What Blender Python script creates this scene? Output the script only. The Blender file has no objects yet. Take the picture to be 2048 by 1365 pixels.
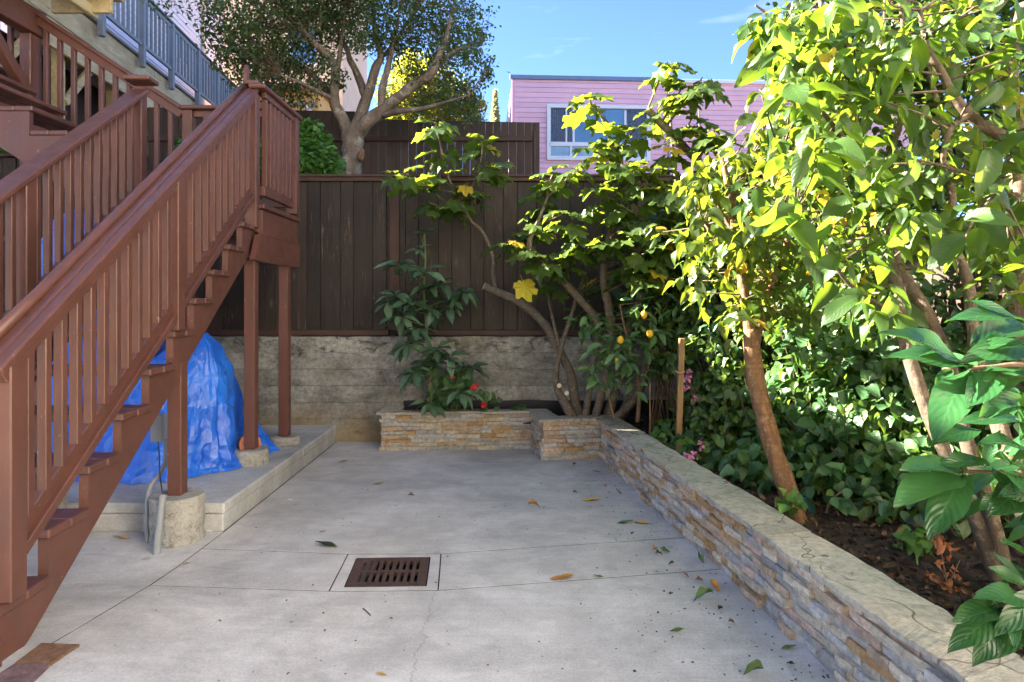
import bpy, bmesh, math, random
import numpy as np
from mathutils import Vector, Matrix, Quaternion, noise
random.seed(11)
rng = np.random.default_rng(11)
PI = math.pi
scene = bpy.context.scene
COL = scene.collection
# ------------------------------------------------------------------ camera, sky, sun, exposure
F, CX, HY, CH = 1300.0, 1024.0, 605.0, 1.42       # focal length in photo pixels, horizon row, camera height
cam_d = bpy.data.cameras.new('camera'); cam = bpy.data.objects.new('camera', cam_d); COL.objects.link(cam)
cam.location = (0, 0, CH); cam.rotation_euler = (PI/2, 0, 0)
cam_d.sensor_width = 36; cam_d.lens = F/2048*36; cam_d.shift_y = -(682.5-HY)/2048
cam_d.clip_start = .05; cam_d.clip_end = 2000
scene.camera = cam
SUN_AZ, SUN_EL = math.radians(-72), math.radians(31)   # azimuth from +Y, negative to the left
world = bpy.data.worlds.new('World'); scene.world = world; world.use_nodes = True
wn = world.node_tree; wn.nodes.clear()
sky = wn.nodes.new('ShaderNodeTexSky'); sky.sky_type = 'NISHITA'; sky.sun_disc = False
sky.sun_elevation = SUN_EL; sky.sun_rotation = SUN_AZ
sky.altitude = 50; sky.air_density = .6; sky.dust_density = 0.0; sky.ozone_density = 5.0
bg = wn.nodes.new('ShaderNodeBackground'); bg.inputs[1].default_value = .042
wo = wn.nodes.new('ShaderNodeOutputWorld')
tc = wn.nodes.new('ShaderNodeTexCoord'); mp = wn.nodes.new('ShaderNodeMapping'); mp.inputs['Scale'].default_value = (1.2, 1.0, 7.0)
mp.inputs['Rotation'].default_value = (0, .12, .3)
nz = wn.nodes.new('ShaderNodeTexNoise'); nz.inputs['Scale'].default_value = 2.3; nz.inputs['Detail'].default_value = 8; nz.inputs['Roughness'].default_value = .55
nz.inputs['Distortion'].default_value = .4
rp = wn.nodes.new('ShaderNodeValToRGB'); rp.color_ramp.elements[0].position = .55; rp.color_ramp.elements[1].position = .82
rp.color_ramp.elements[1].color = (.24, .24, .24, 1)
mx = wn.nodes.new('ShaderNodeMixRGB'); mx.inputs[2].default_value = (8.0, 8.2, 9.0, 1)
L = wn.links.new
L(tc.outputs['Generated'], mp.inputs[0]); L(mp.outputs[0], nz.inputs[0]); L(nz.outputs[0], rp.inputs[0]); L(rp.outputs[0], mx.inputs[0])
L(sky.outputs[0], mx.inputs[1]); L(mx.outputs[0], bg.inputs[0]); L(bg.outputs[0], wo.inputs[0])
sd = bpy.data.lights.new('sun', 'SUN'); sun = bpy.data.objects.new('sun', sd); COL.objects.link(sun)
sd.energy = 5.0; sd.angle = math.radians(.53); sd.color = (1.0, .90, .74)
sdir = Vector((math.sin(SUN_AZ)*math.cos(SUN_EL), math.cos(SUN_AZ)*math.cos(SUN_EL), math.sin(SUN_EL)))
sun.rotation_euler = sdir.to_track_quat('Z', 'Y').to_euler(); sun.location = sdir*40
scene.view_settings.view_transform = 'Standard'; scene.view_settings.look = 'None'
scene.view_settings.exposure = 3.65; scene.view_settings.gamma = 1.0
scene.view_settings.use_curve_mapping = False
scene.render.engine = 'CYCLES'
scene.cycles.max_bounces = 10; scene.cycles.diffuse_bounces = 5; scene.cycles.transmission_bounces = 6
scene.cycles.caustics_reflective = False; scene.cycles.caustics_refractive = False
scene.cycles.sample_clamp_indirect = 8

# ------------------------------------------------------------------ helpers
def P(px, py, Y): return Vector(((px-CX)*Y/F, Y, CH-(py-HY)*Y/F))      # point seen at a photo pixel, Y metres away
def G(px, py, z=0.0):
    Y = F*(CH-z)/(py-HY); return Vector(((px-CX)*Y/F, Y, z))
WP = {}
def wloc(o): return WP.get(o.name, Vector((0, 0, 0))) if o else Vector((0, 0, 0))
def tag(o, label=None, cat=None, group=None, kind=None):
    if label: o['label'] = label
    if cat: o['category'] = cat
    if group: o['group'] = group
    if kind: o['kind'] = kind
    return o
def thing(name, loc, label, cat, group=None):
    o = bpy.data.objects.new(name, None); COL.objects.link(o); o.location = loc; o.empty_display_size = .1
    WP[o.name] = Vector(loc); return tag(o, label, cat, group)
def link(name, mesh, parent=None, loc=(0, 0, 0), kind=None):
    """loc is in world space; parents never rotate"""
    o = bpy.data.objects.new(name, mesh); COL.objects.link(o)
    WP[o.name] = Vector(loc)
    o.location = Vector(loc)-wloc(parent)
    if parent: o.parent = parent
    if kind: o['kind'] = kind
    return o
def place(name, mesh, parent, M, kind=None):
    """a piece with rotation and scale, M in world space"""
    o = bpy.data.objects.new(name, mesh); COL.objects.link(o)
    WP[o.name] = M.to_translation()
    if parent: o.parent = parent; M = Matrix.Translation(-wloc(parent)) @ M
    o.matrix_basis = M
    if kind: o['kind'] = kind
    return o
class MB:
    def __init__(s): s.v = []; s.f = []; s.smooth = False
    def add(s, vs, fs):
        n = len(s.v); s.v += [tuple(v) for v in vs]; s.f += [tuple(i+n for i in f) for f in fs]; return s
    def hull(s, vs, fs):
        """convex piece: faces wound outwards"""
        c = sum((Vector(v) for v in vs), Vector())/len(vs); out = []
        for f in fs:
            a, b, d = Vector(vs[f[0]]), Vector(vs[f[1]]), Vector(vs[f[2]])
            n = (b-a).cross(d-b); m = sum((Vector(vs[i]) for i in f), Vector())/len(f)
            out.append(f if n.dot(m-c) > 0 else tuple(reversed(f)))
        return s.add(vs, out)
    def cbox(s, c, h, b=.003, R=None):
        """chamfered box: centre, half sizes, chamfer, rotation"""
        b = min(b, min(h)*.45); R = R or Matrix.Identity(3); c = Vector(c)
        vs = []; idx = {}
        for sx in (-1, 1):
            for sy in (-1, 1):
                for sz in (-1, 1):
                    idx[sx, sy, sz] = len(vs)
                    vs += [Vector((sx*h[0], sy*(h[1]-b), sz*(h[2]-b))), Vector((sx*(h[0]-b), sy*h[1], sz*(h[2]-b))), Vector((sx*(h[0]-b), sy*(h[1]-b), sz*h[2]))]
        fs = []
        for a in range(3):
            o1, o2 = [k for k in range(3) if k != a]
            for sg in (-1, 1):
                q = []
                for (p, r) in ((-1, -1), (1, -1), (1, 1), (-1, 1)):
                    k = [0, 0, 0]; k[a] = sg; k[o1] = p; k[o2] = r; q.append(idx[tuple(k)]+a)
                fs.append(tuple(q))
            for p in (-1, 1):
                for r in (-1, 1):
                    k1 = [0, 0, 0]; k1[a] = -1; k1[o1] = p; k1[o2] = r; k2 = list(k1); k2[a] = 1
                    i1, i2 = idx[tuple(k1)], idx[tuple(k2)]
                    fs.append((i1+o1, i2+o1, i2+o2, i1+o2))
        for k, i in idx.items(): fs.append((i, i+1, i+2))
        return s.hull([c+R@v for v in vs], fs)
    def beam(s, p, q, w, h, b=.003, up=(0, 0, 1), roll=0):
        """w across, h along up"""
        p, q = Vector(p), Vector(q); d = (q-p); ln = d.length; d.normalize()
        u = Vector(up); x = d.cross(u)
        if x.length < 1e-4: x = Vector((1, 0, 0))
        x.normalize(); z = x.cross(d).normalized()
        R = Matrix((x, d, z)).transposed()
        return s.cbox((p+q)/2, (w/2, ln/2, h/2), b, R)
    def prism(s, poly, ext):
        """poly: list of 3d points, ext: extrusion vector; sides + two caps"""
        n = len(poly); a = [Vector(p) for p in poly]; e = Vector(ext)
        nrm = Vector()
        for i in range(n): nrm += a[i].cross(a[(i+1) % n])
        if nrm.dot(e) > 0: a.reverse()
        fs = [tuple(range(n)), tuple(range(2*n-1, n-1, -1))]+[((i+1) % n, i, n+i, n+(i+1) % n) for i in range(n)]
        return s.add(a+[p+e for p in a], fs)
    def tube(s, pts, rad, n=8, cap=True, wob=0):
        pts = [Vector(p) for p in pts]; m = len(pts); vs = []; fs = []
        x = None
        for i, p in enumerate(pts):
            d = (pts[min(i+1, m-1)]-pts[max(i-1, 0)]).normalized()
            if x is None:
                x = d.orthogonal().normalized()
            x = (x-d*x.dot(d)).normalized(); y = d.cross(x)
            r = rad[i] if hasattr(rad, '__len__') else rad
            for k in range(n):
                a = 2*PI*k/n; rr = r
                if wob: rr *= 1+wob*noise.noise(Vector((p.x*9+math.cos(a)*1.2, p.y*9+math.sin(a)*1.2, p.z*9)))
                vs.append(p+x*math.cos(a)*rr+y*math.sin(a)*rr)
        for i in range(m-1):
            for k in range(n):
                fs.append((i*n+k, i*n+(k+1) % n, (i+1)*n+(k+1) % n, (i+1)*n+k))
        if cap: fs.append(tuple(range(n-1, -1, -1))); fs.append(tuple((m-1)*n+k for k in range(n)))
        return s.add(vs, fs)
    def mesh(s, name, mat, off=(0, 0, 0), smooth=None):
        me = bpy.data.meshes.new(name); o = Vector(off)
        me.from_pydata([tuple(Vector(v)-o) for v in s.v], [], s.f)
        for m_ in (mat if isinstance(mat, (list, tuple)) else [mat]): me.materials.append(m_)
        sm = s.smooth if smooth is None else smooth
        if sm: me.polygons.foreach_set('use_smooth', [True]*len(me.polygons))
        me.update(); return me
    def build(s, name, mat, parent=None, loc=None, kind=None, smooth=None):
        if loc is None:
            a = np.array(s.v); loc = Vector(((a.min(0)+a.max(0))/2).tolist())
            if parent is None: loc.z = float(a[:, 2].min())
        return link(name, s.mesh(name, mat, loc, smooth), parent, loc, kind)
def box(name, c, h, mat, parent=None, b=.003, R=None): return MB().cbox(c, h, b, R).build(name, mat, parent)
def bar(name, p, q, w, h, mat, parent=None, b=.003, up=(0, 0, 1)): return MB().beam(p, q, w, h, b, up).build(name, mat, parent)
def spline(pts, sub=5):
    """Catmull-Rom through points"""
    pts = [Vector(p) for p in pts]; out = []
    for i in range(len(pts)-1):
        p0, p1, p2, p3 = pts[max(i-1, 0)], pts[i], pts[i+1], pts[min(i+2, len(pts)-1)]
        for k in range(sub):
            t = k/sub
            out.append(.5*((2*p1)+(p2-p0)*t+(2*p0-5*p1+4*p2-p3)*t*t+(3*p1-p0-3*p2+p3)*t**3))
    out.append(pts[-1]); return out

# ------------------------------------------------------------------ materials
def nodes(name):
    m = bpy.data.materials.new(name); m.use_nodes = True; t = m.node_tree
    return m, t, t.nodes['Principled BSDF']
def N(t, typ, **kw):
    n = t.nodes.new(typ)
    for k, v in kw.items():
        if hasattr(n, k): setattr(n, k, v)
        else: n.inputs[k.replace('_', ' ')].default_value = v
    return n
def c4(c): return (c[0], c[1], c[2], 1)
def ramp(t, fac, stops):
    r = t.nodes.new('ShaderNodeValToRGB'); e = r.color_ramp.elements
    while len(e) < len(stops): e.new(.5)
    for i, (p, c) in enumerate(stops): e[i].position = p; e[i].color = c4(c) if hasattr(c, '__len__') else (c, c, c, 1)
    t.links.new(fac, r.inputs[0]); return r.outputs[0]
def coord(t, scale=(1, 1, 1), rnd=True, world_=False):
    """object coordinates, shifted per object so that no two pieces carry the same grain"""
    mpn = t.nodes.new('ShaderNodeMapping'); mpn.inputs['Scale'].default_value = scale
    if world_:
        g = t.nodes.new('ShaderNodeNewGeometry'); t.links.new(g.outputs['Position'], mpn.inputs[0]); return mpn.outputs[0]
    tcn = t.nodes.new('ShaderNodeTexCoord')
    if rnd:
        oi = t.nodes.new('ShaderNodeObjectInfo'); mu = N(t, 'ShaderNodeMath', operation='MULTIPLY'); mu.inputs[1].default_value = 57.0
        t.links.new(oi.outputs['Random'], mu.inputs[0]); ad = N(t, 'ShaderNodeVectorMath', operation='ADD')
        t.links.new(tcn.outputs['Object'], ad.inputs[0]); t.links.new(mu.outputs[0], ad.inputs[1]); t.links.new(ad.outputs[0], mpn.inputs[0])
    else: t.links.new(tcn.outputs['Object'], mpn.inputs[0])
    return mpn.outputs[0]
def noise_(t, vec, scale, detail=4, rough=.6, dist=0):
    n = N(t, 'ShaderNodeTexNoise'); n.inputs['Scale'].default_value = scale; n.inputs['Detail'].default_value = detail
    n.inputs['Roughness'].default_value = rough; n.inputs['Distortion'].default_value = dist; t.links.new(vec, n.inputs['Vector']); return n.outputs[0]
def mixc(t, f, a, b, mode='MIX'):
    m = t.nodes.new('ShaderNodeMixRGB'); m.blend_type = mode
    for i, x in ((0, f), (1, a), (2, b)):
        if isinstance(x, (int, float)): m.inputs[i].default_value = x if i == 0 else (x, x, x, 1)
        elif hasattr(x, '__len__'): m.inputs[i].default_value = c4(x)
        else: t.links.new(x, m.inputs[i])
    return m.outputs[0]
def math_(t, op, a, b=0.0, clamp=False):
    m = N(t, 'ShaderNodeMath', operation=op); m.use_clamp = clamp
    for i, x in ((0, a), (1, b)):
        if isinstance(x, (int, float)): m.inputs[i].default_value = x
        else: t.links.new(x, m.inputs[i])
    return m.outputs[0]
def bump(t, bs, h, strength=.3, dist=.01, prev=None):
    b = t.nodes.new('ShaderNodeBump'); b.inputs['Strength'].default_value = strength; b.inputs['Distance'].default_value = dist
    t.links.new(h, b.inputs['Height'])
    if prev is not None: t.links.new(prev, b.inputs['Normal'])
    t.links.new(b.outputs[0], bs.inputs['Normal']); return b.outputs[0]
def rndval(t):
    return t.nodes.new('ShaderNodeObjectInfo').outputs['Random']

def m_plain(name, c, rough=.6, metal=0, var=.15, scale=8, bs_=.15, spec=.5):
    m, t, b = nodes(name); v = coord(t)
    n = noise_(t, v, scale, 5)
    col = ramp(t, n, [(.3, [x*(1-var) for x in c]), (.7, [min(1, x*(1+var)) for x in c])])
    t.links.new(col, b.inputs['Base Color']); b.inputs['Roughness'].default_value = rough; b.inputs['Metallic'].default_value = metal
    b.inputs['Specular IOR Level'].default_value = spec
    if bs_: bump(t, b, noise_(t, v, scale*12, 3), bs_, .003)
    return m
def m_wood(name, dark, light, rough=.6, axis=2, knots=True, gs=1.0, bs_=.35, spread_=.35, streak=None):
    m, t, b = nodes(name)
    sc = [14*gs]*3; sc[axis] = .9*gs
    v = coord(t, tuple(sc)); n = noise_(t, v, 1.6, 8, .62, 1.2)
    col = ramp(t, n, [(.28, dark), (.72, light)])
    v2 = coord(t, (1, 1, 1)); n2 = noise_(t, v2, 1.7, 3)
    col = mixc(t, 1.0, col, ramp(t, n2, [(.3, 1-spread_), (.7, 1.0)]), 'MULTIPLY')
    r = rndval(t); col = mixc(t, 1.0, col, ramp(t, r, [(0, 1-spread_*.9), (1, 1.12)]), 'MULTIPLY')
    if streak:
        sc2 = [30.0]*3; sc2[axis] = 1.6
        s_ = noise_(t, coord(t, tuple(sc2)), 1.0, 5, .7, 2.5)
        g_ = noise_(t, v2, 3.1, 2)
        f_ = math_(t, 'MULTIPLY', ramp(t, s_, [(.58, 0.), (.68, 1.)]), ramp(t, g_, [(.48, 0.), (.62, .8)]))
        col = mixc(t, f_, col, streak)
    if knots:
        sck = [5.5, 5.5, 5.5]; sck[axis] = 2.0
        vo = N(t, 'ShaderNodeTexVoronoi'); vo.inputs['Scale'].default_value = 1.0; t.links.new(coord(t, tuple(sck)), vo.inputs[0])
        kf = ramp(t, vo.outputs['Distance'], [(.05, 1.), (.13, 0.)])
        kk = math_(t, 'MULTIPLY', kf, .8); col = mixc(t, kk, col, [x*.5 for x in dark] if not streak else [x*.45 for x in streak])
    t.links.new(col, b.inputs['Base Color']); b.inputs['Roughness'].default_value = rough
    bump(t, b, n, bs_, .004); return m
def m_paint(name, c, rough=.40):
    m, t, b = nodes(name); v = coord(t)
    n = noise_(t, v, 2.2, 4); col = ramp(t, n, [(.25, [x*.86 for x in c]), (.75, [x*1.1 for x in c])])
    chips = ramp(t, noise_(t, v, 36, 3), [(.70, 0.), (.73, .5)])
    wg = noise_(t, coord(t, (26, 3, 3)), 1.0, 6, .7, 1.0); col = mixc(t, .5, col, ramp(t, wg, [(.35, .72), (.65, 1.18)]), 'MULTIPLY')
    col = mixc(t, chips, col, (.42, .33, .28))
    dirt = ramp(t, noise_(t, coord(t, (3, 3, .8)), 3.5, 5), [(.48, 0.), (.70, .5)])
    col = mixc(t, dirt, col, [x*.5+.02 for x in c])
    t.links.new(col, b.inputs['Base Color'])
    t.links.new(ramp(t, noise_(t, v, 7, 4), [(.3, rough-.08), (.7, rough+.18)]), b.inputs['Roughness'])
    gr = noise_(t, coord(t, (22, 22, 22)), 1.0, 6, .7, .6); pr = bump(t, b, gr, .16, .004)
    bump(t, b, noise_(t, v, 160, 2), .1, .001, pr); return m
def m_concrete(name, c, dark, kind='slab'):
    m, t, b = nodes(name); v = coord(t, world_=True)
    n1 = noise_(t, v, .9, 6, .62, .5); n2 = noise_(t, v, 5, 6, .7); n3 = noise_(t, v, 90, 3, .7)
    col = ramp(t, n1, [(.33, dark), (.5, c), (.66, [x*1.22 for x in c])])
    col = mixc(t, .55, col, ramp(t, n2, [(.32, .66), (.68, 1.18)]), 'MULTIPLY')
    col = mixc(t, .5, col, ramp(t, n3, [(.36, .74), (.62, 1.14)]), 'MULTIPLY')
    # brushed streaks of the trowel, and dark specks
    st = noise_(t, coord(t, (1.5, 22, 1) if kind == 'slab' else (3, 3, 4), world_=True), 1.0, 5, .7, .4)
    col = mixc(t, .45, col, ramp(t, st, [(.3, .84), (.7, 1.1)]), 'MULTIPLY')
    sp = N(t, 'ShaderNodeTexVoronoi'); sp.inputs['Scale'].default_value = 13; t.links.new(v, sp.inputs[0])
    col = mixc(t, ramp(t, sp.outputs['Distance'], [(.03, .5), (.06, 0.)]), col, (.07, .06, .05))
    # pale efflorescence
    e = noise_(t, coord(t, (1, 2.6, 1), world_=True), 2.1, 7, .68, .9)
    col = mixc(t, ramp(t, e, [(.56, 0.), (.72, .38)]), col, [min(.75, x*1.45) for x in c])
    br = ramp(t, noise_(t, v, .55, 3, .6, 1.0), [(.52, 0.), (.68, .28)])
    col = mixc(t, br, col, (c[0]*.92, c[1]*.84, c[2]*.72))
    if kind == 'slab':
        dp_ = ramp(t, noise_(t, coord(t, (1, 1.5, 1), world_=True), 1.35, 7, .7, 1.2), [(.53, 0.), (.60, .30)]); col = mixc(t, dp_, col, [x*.62 for x in c])
        ls_ = N(t, 'ShaderNodeTexVoronoi'); ls_.inputs['Scale'].default_value = 3.2; t.links.new(mixc(t, .05, v, n2), ls_.inputs[0]); col = mixc(t, ramp(t, ls_.outputs['Distance'], [(.05, .38), (.085, 0.)]), col, (.20, .17, .13))
    if kind == 'slab':      # one hairline crack running towards the near edge
        sx = N(t, 'ShaderNodeSeparateXYZ'); g = t.nodes.new('ShaderNodeNewGeometry'); t.links.new(g.outputs['Position'], sx.inputs[0])
        wv = noise_(t, coord(t, (0, 9, 0), world_=True), 1.0, 6, .75)
        dx = math_(t, 'ABSOLUTE', math_(t, 'SUBTRACT', sx.outputs[0], math_(t, 'ADD', math_(t, 'MULTIPLY', wv, .16), -.46)))
        near = math_(t, 'LESS_THAN', sx.outputs[1], 3.2)
        cr = math_(t, 'MULTIPLY', math_(t, 'LESS_THAN', dx, .0022), near)
        col = mixc(t, math_(t, 'MULTIPLY', cr, .4), col, (.08, .075, .07))
    if kind == 'pier':
        pv = noise_(t, coord(t, (1, 1, 1), world_=True), 34, 7, .8, .8); pf = ramp(t, pv, [(.50, 0.), (.64, .8)])
        col = mixc(t, pf, col, (.10, .085, .06)); col = mixc(t, ramp(t, noise_(t, v, 3.5, 4), [(.5, 0.), (.66, .5)]), col, (.52, .50, .44))
    t.links.new(col, b.inputs['Base Color']); b.inputs['Roughness'].default_value = .82; b.inputs['Specular IOR Level'].default_value = .3
    pr = bump(t, b, n3, .25, .002); pr = bump(t, b, st, .12, .003, pr)
    if kind == 'pier': bump(t, b, pv, .8, .02, pr)
    return m
def m_oldwall():
    m, t, b = nodes('board_formed_concrete'); v = coord(t, world_=True)
    n1 = noise_(t, coord(t, (1, 1, 1.5), world_=True), 2.6, 8, .74, .4)
    col = ramp(t, n1, [(.30, (.12, .12, .11)), (.46, (.285, .288, .275)), (.66, (.48, .485, .465))])
    n2 = noise_(t, v, 26, 5, .75); col = mixc(t, .7, col, ramp(t, n2, [(.34, .5), (.66, 1.25)]), 'MULTIPLY')
    col = mixc(t, 1., col, ramp(t, rndval(t), [(0, .78), (1, 1.15)]), 'MULTIPLY')
    sx = N(t, 'ShaderNodeSeparateXYZ'); g = t.nodes.new('ShaderNodeNewGeometry'); t.links.new(g.outputs['Position'], sx.inputs[0])
    z = sx.outputs[2]
    # ochre earth staining low down, black mould under the coping
    oc = math_(t, 'MULTIPLY', ramp(t, z, [(.10, .9), (.48, 0.)]), ramp(t, noise_(t, v, 1.7, 5, .7), [(.38, .0), (.6, 1.)]))
    col = mixc(t, math_(t, 'MULTIPLY', oc, .8), col, (.30, .21, .10))
    mo = noise_(t, coord(t, (1.1, 1, 1.9), world_=True), 4.2, 8, .74, .8)
    zz = ramp(t, z, [(.78, 0.), (1.14, .10)])
    mf = ramp(t, math_(t, 'ADD', mo, zz), [(.60, 0.), (.70, .85)])
    col = mixc(t, mf, col, (.045, .043, .036))
    mo2 = noise_(t, coord(t, (.9, 1, .5), world_=True), 2.6, 7, .72, .4)
    xr = ramp(t, math_(t, 'MULTIPLY', math_(t, 'ADD', sx.outputs[0], 1.0), .25), [(.15, 0.), (.6, .12)])
    col = mixc(t, ramp(t, math_(t, 'ADD', mo2, xr), [(.60, 0.), (.70, .75)]), col, (.06, .055, .045))
    gr = ramp(t, noise_(t, v, 3.3, 4), [(.55, 0.), (.72, .3)]); col = mixc(t, gr, col, (.15, .17, .08))
    t.links.new(col, b.inputs['Base Color']); b.inputs['Roughness'].default_value = .92; b.inputs['Specular IOR Level'].default_value = .2
    gn = noise_(t, coord(t, (2, 2, 40), world_=True), 1, 4, .6, .5)
    pr = bump(t, b, gn, .12, .005); pr = bump(t, b, noise_(t, v, 7, 6, .7), .5, .03, pr); bump(t, b, noise_(t, v, 55, 5, .75), .7, .008, pr); return m
def m_stone(name, c1, c2, c3):
    m, t, b = nodes(name); v = coord(t)
    r = rndval(t)
    n = noise_(t, coord(t, (1, 1, 2.5)), 7, 7, .68, 1.3)
    col = ramp(t, n, [(.28, c1), (.5, c2), (.74, c3)])
    col = mixc(t, 1., col, ramp(t, r, [(0, .78), (1, 1.2)]), 'MULTIPLY')
    n2 = noise_(t, v, 30, 7, .85); col = mixc(t, .85, col, ramp(t, n2, [(.36, .5), (.64, 1.3)]), 'MULTIPLY')
    ru = ramp(t, noise_(t, v, 5.5, 5, .7, .8), [(.60, 0.), (.70, .7)]); col = mixc(t, ru, col, (.36, .19, .09))
    t.links.new(col, b.inputs['Base Color']); b.inputs['Roughness'].default_value = .78; b.inputs['Specular IOR Level'].default_value = .35
    pr = bump(t, b, n, .9, .015); bump(t, b, n2, .9, .006, pr); return m
def m_leaf(name, c, trans, rough=.38, tf=.45, vein=True, var=.35, alt=None, altp=.9, spec=.5):
    """green leaf: glossy face, light passing through; tint varies from leaf to leaf"""
    m, t, b = nodes(name)
    at = N(t, 'ShaderNodeAttribute'); at.attribute_name = 'tint'
    r = math_(t, 'FRACT', math_(t, 'ADD', at.outputs['Fac'], rndval(t)))
    lo = [x*(1-var) for x in c]; hi = [min(1, x*(1+var*1.3)) for x in c]; hi[0] *= 1.15
    stops = [(0, lo), (.6, c), (altp-.02, hi)]
    tl = [x*(1-var*.6) for x in trans]; ts = [(0, tl), (.6, trans), (altp-.02, [min(1, x*1.12) for x in trans])]
    if alt: stops.append((altp, alt)); ts.append((altp, [min(1, x*1.7+.05) for x in alt]))
    col = ramp(t, r, stops); tcol = ramp(t, r, ts)
    uv = N(t, 'ShaderNodeUVMap'); uv.uv_map = 'leaf'
    sx = N(t, 'ShaderNodeSeparateXYZ'); t.links.new(uv.outputs[0], sx.inputs[0])
    au = math_(t, 'ABSOLUTE', sx.outputs[0])
    if vein:
        mid = ramp(t, au, [(.03, 1.), (.07, 0.)])
        sv = math_(t, 'PINGPONG', math_(t, 'SUBTRACT', math_(t, 'MULTIPLY', sx.outputs[1], 9.0), math_(t, 'MULTIPLY', au, 2.6)), .5)
        side = ramp(t, sv, [(.03, .55), (.10, 0.)])
        vv = math_(t, 'MAXIMUM', mid, side)
        col = mixc(t, math_(t, 'MULTIPLY', vv, .35), col, [min(1, x*1.9+.03) for x in c])
        tcol = mixc(t, math_(t, 'MULTIPLY', vv, .5), tcol, [x*.55 for x in trans])
    bl = ramp(t, noise_(t, coord(t), 17, 4, .7), [(.66, 0.), (.70, .75)]); col = mixc(t, bl, col, (.16, .10, .04))
    pn = noise_(t, coord(t), 30, 3); col = mixc(t, .35, col, ramp(t, pn, [(.3, .8), (.7, 1.2)]), 'MULTIPLY')
    t.links.new(col, b.inputs['Base Color']); b.inputs['Roughness'].default_value = rough; b.inputs['Specular IOR Level'].default_value = spec
    h = math_(t, 'PINGPONG', math_(t, 'SUBTRACT', math_(t, 'MULTIPLY', sx.outputs[1], 9.0), math_(t, 'MULTIPLY', au, 2.6)), .5)
    bump(t, b, h, .35, .004)
    tr = t.nodes.new('ShaderNodeBsdfTranslucent'); t.links.new(tcol, tr.inputs[0])
    ms = t.nodes.new('ShaderNodeMixShader'); ms.inputs[0].default_value = tf
    out = t.nodes['Material Output']
    t.links.new(b.outputs[0], ms.inputs[1]); t.links.new(tr.outputs[0], ms.inputs[2]); t.links.new(ms.outputs[0], out.inputs[0])
    return m
def m_bark(name, c1, c2, patch=None, scale=1.0):
    m, t, b = nodes(name); v = coord(t, (9*scale, 9*scale, 2.2*scale), world_=True)
    n = noise_(t, v, 1.5, 7, .7, .8); col = ramp(t, n, [(.3, c1), (.7, c2)])
    ln = noise_(t, coord(t, (5, 5, 60), world_=True), 1.0, 3, .6)
    col = mixc(t, .5, col, ramp(t, ln, [(.35, .6), (.6, 1.1)]), 'MULTIPLY')
    if patch: col = mixc(t, ramp(t, noise_(t, coord(t, world_=True), 11*scale, 4, .7), [(.55, 0.), (.63, .85)]), col, patch)
    t.links.new(col, b.inputs['Base Color']); b.inputs['Roughness'].default_value = .8
    pr = bump(t, b, n, .8, .012); bump(t, b, ln, .4, .004, pr); return m

RED = m_paint('red_brown_paint', (.112, .045, .033))
CONC = m_concrete('patio_concrete', (.50, .495, .49), (.39, .388, .385))
KERB = m_concrete('platform_concrete', (.40, .405, .41), (.28, .285, .29), 'kerb')
PIER = m_concrete('rough_pier_concrete', (.42, .415, .39), (.28, .275, .255), 'pier')
OLD = m_oldwall()
DARKW = m_wood('dark_stained_planks', (.013, .0085, .0065), (.068, .044, .031), .62, 2, True, 1.0, .6, .6, (.22, .165, .12))
FPOST = m_wood('reddish_fence_trim', (.040, .018, .012), (.085, .038, .026), .6, 2, False, 1.0, .3, .25)
FRAIL = m_wood('reddish_fence_rail', (.040, .018, .012), (.080, .036, .026), .6, 0, False, 1.0, .3, .25)
UPW = m_wood('weathered_brown_planks', (.040, .026, .018), (.095, .062, .042), .75, 2, True, 1.0, .4, .35)
PINEX = m_wood('treated_timber', (.36, .28, .13), (.64, .54, .32), .7, 1, True, .8, .3, .3)
GREYP = m_plain('grey_painted_wood', (.19, .205, .22), .5, var=.1, scale=3)
SIDING = m_plain('white_lavender_siding', (.72, .67, .74), .6, var=.06, scale=2)
BEIGE = m_plain('beige_stucco', (.62, .47, .34), .85, var=.08, scale=2, bs_=.4)
APRI = m_plain('apricot_wall', (.75, .42, .13), .8, var=.08, scale=2, bs_=.3)
PINK = m_plain('pink_siding', (.84, .50, .58), .6, var=.10, scale=1.1)
WHITE = m_plain('white_window_vinyl', (.78, .78, .80), .4, var=.03)
BLUEG = m_plain('blue_grey_roof_edge', (.16, .22, .34), .5, var=.05)
DARK = m_plain('dark_void', (.012, .011, .010), .9, var=.1)
SOIL = m_plain('dark_mulch_soil', (.030, .018, .013), .95, var=.6, scale=25, bs_=1.0)
LINER = m_plain('black_plastic_liner', (.006, .008, .018), .42, var=.3, scale=5)
RUST = m_plain('rusty_brown_iron', (.080, .048, .038), .62, metal=.2, var=.3, scale=14, bs_=.5)
GREYPVC = m_plain('grey_conduit_plastic', (.23, .25, .28), .4, var=.08)
BLACKR = m_plain('black_rubber', (.012, .012, .013), .5)
SOILG = m_plain('bare_earth', (.10, .075, .05), .95, var=.4, scale=3, bs_=.6)
TILE = m_stone('brown_flagstone', (.16, .09, .055), (.24, .135, .08), (.30, .18, .12))
TILE2 = m_stone('purple_flagstone', (.13, .085, .085), (.19, .12, .12), (.26, .19, .18))
STONES = [m_stone('ledgestone_'+n, *c) for n, c in (
    ('silver', ((.34, .33, .31), (.48, .47, .45), (.60, .59, .56))),
    ('cream', ((.42, .36, .27), (.58, .52, .41), (.68, .63, .53))),
    ('ochre', ((.30, .175, .075), (.48, .31, .15), (.58, .43, .26))),
    ('rose', ((.38, .26, .20), (.53, .40, .32), (.63, .51, .42))),
    ('blue_grey', ((.27, .27, .265), (.38, .38, .37), (.50, .495, .48))),
    ('tan', ((.36, .27, .18), (.50, .39, .28), (.60, .50, .38))))]
STONEW = [.27, .25, .11, .12, .10, .15]
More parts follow.
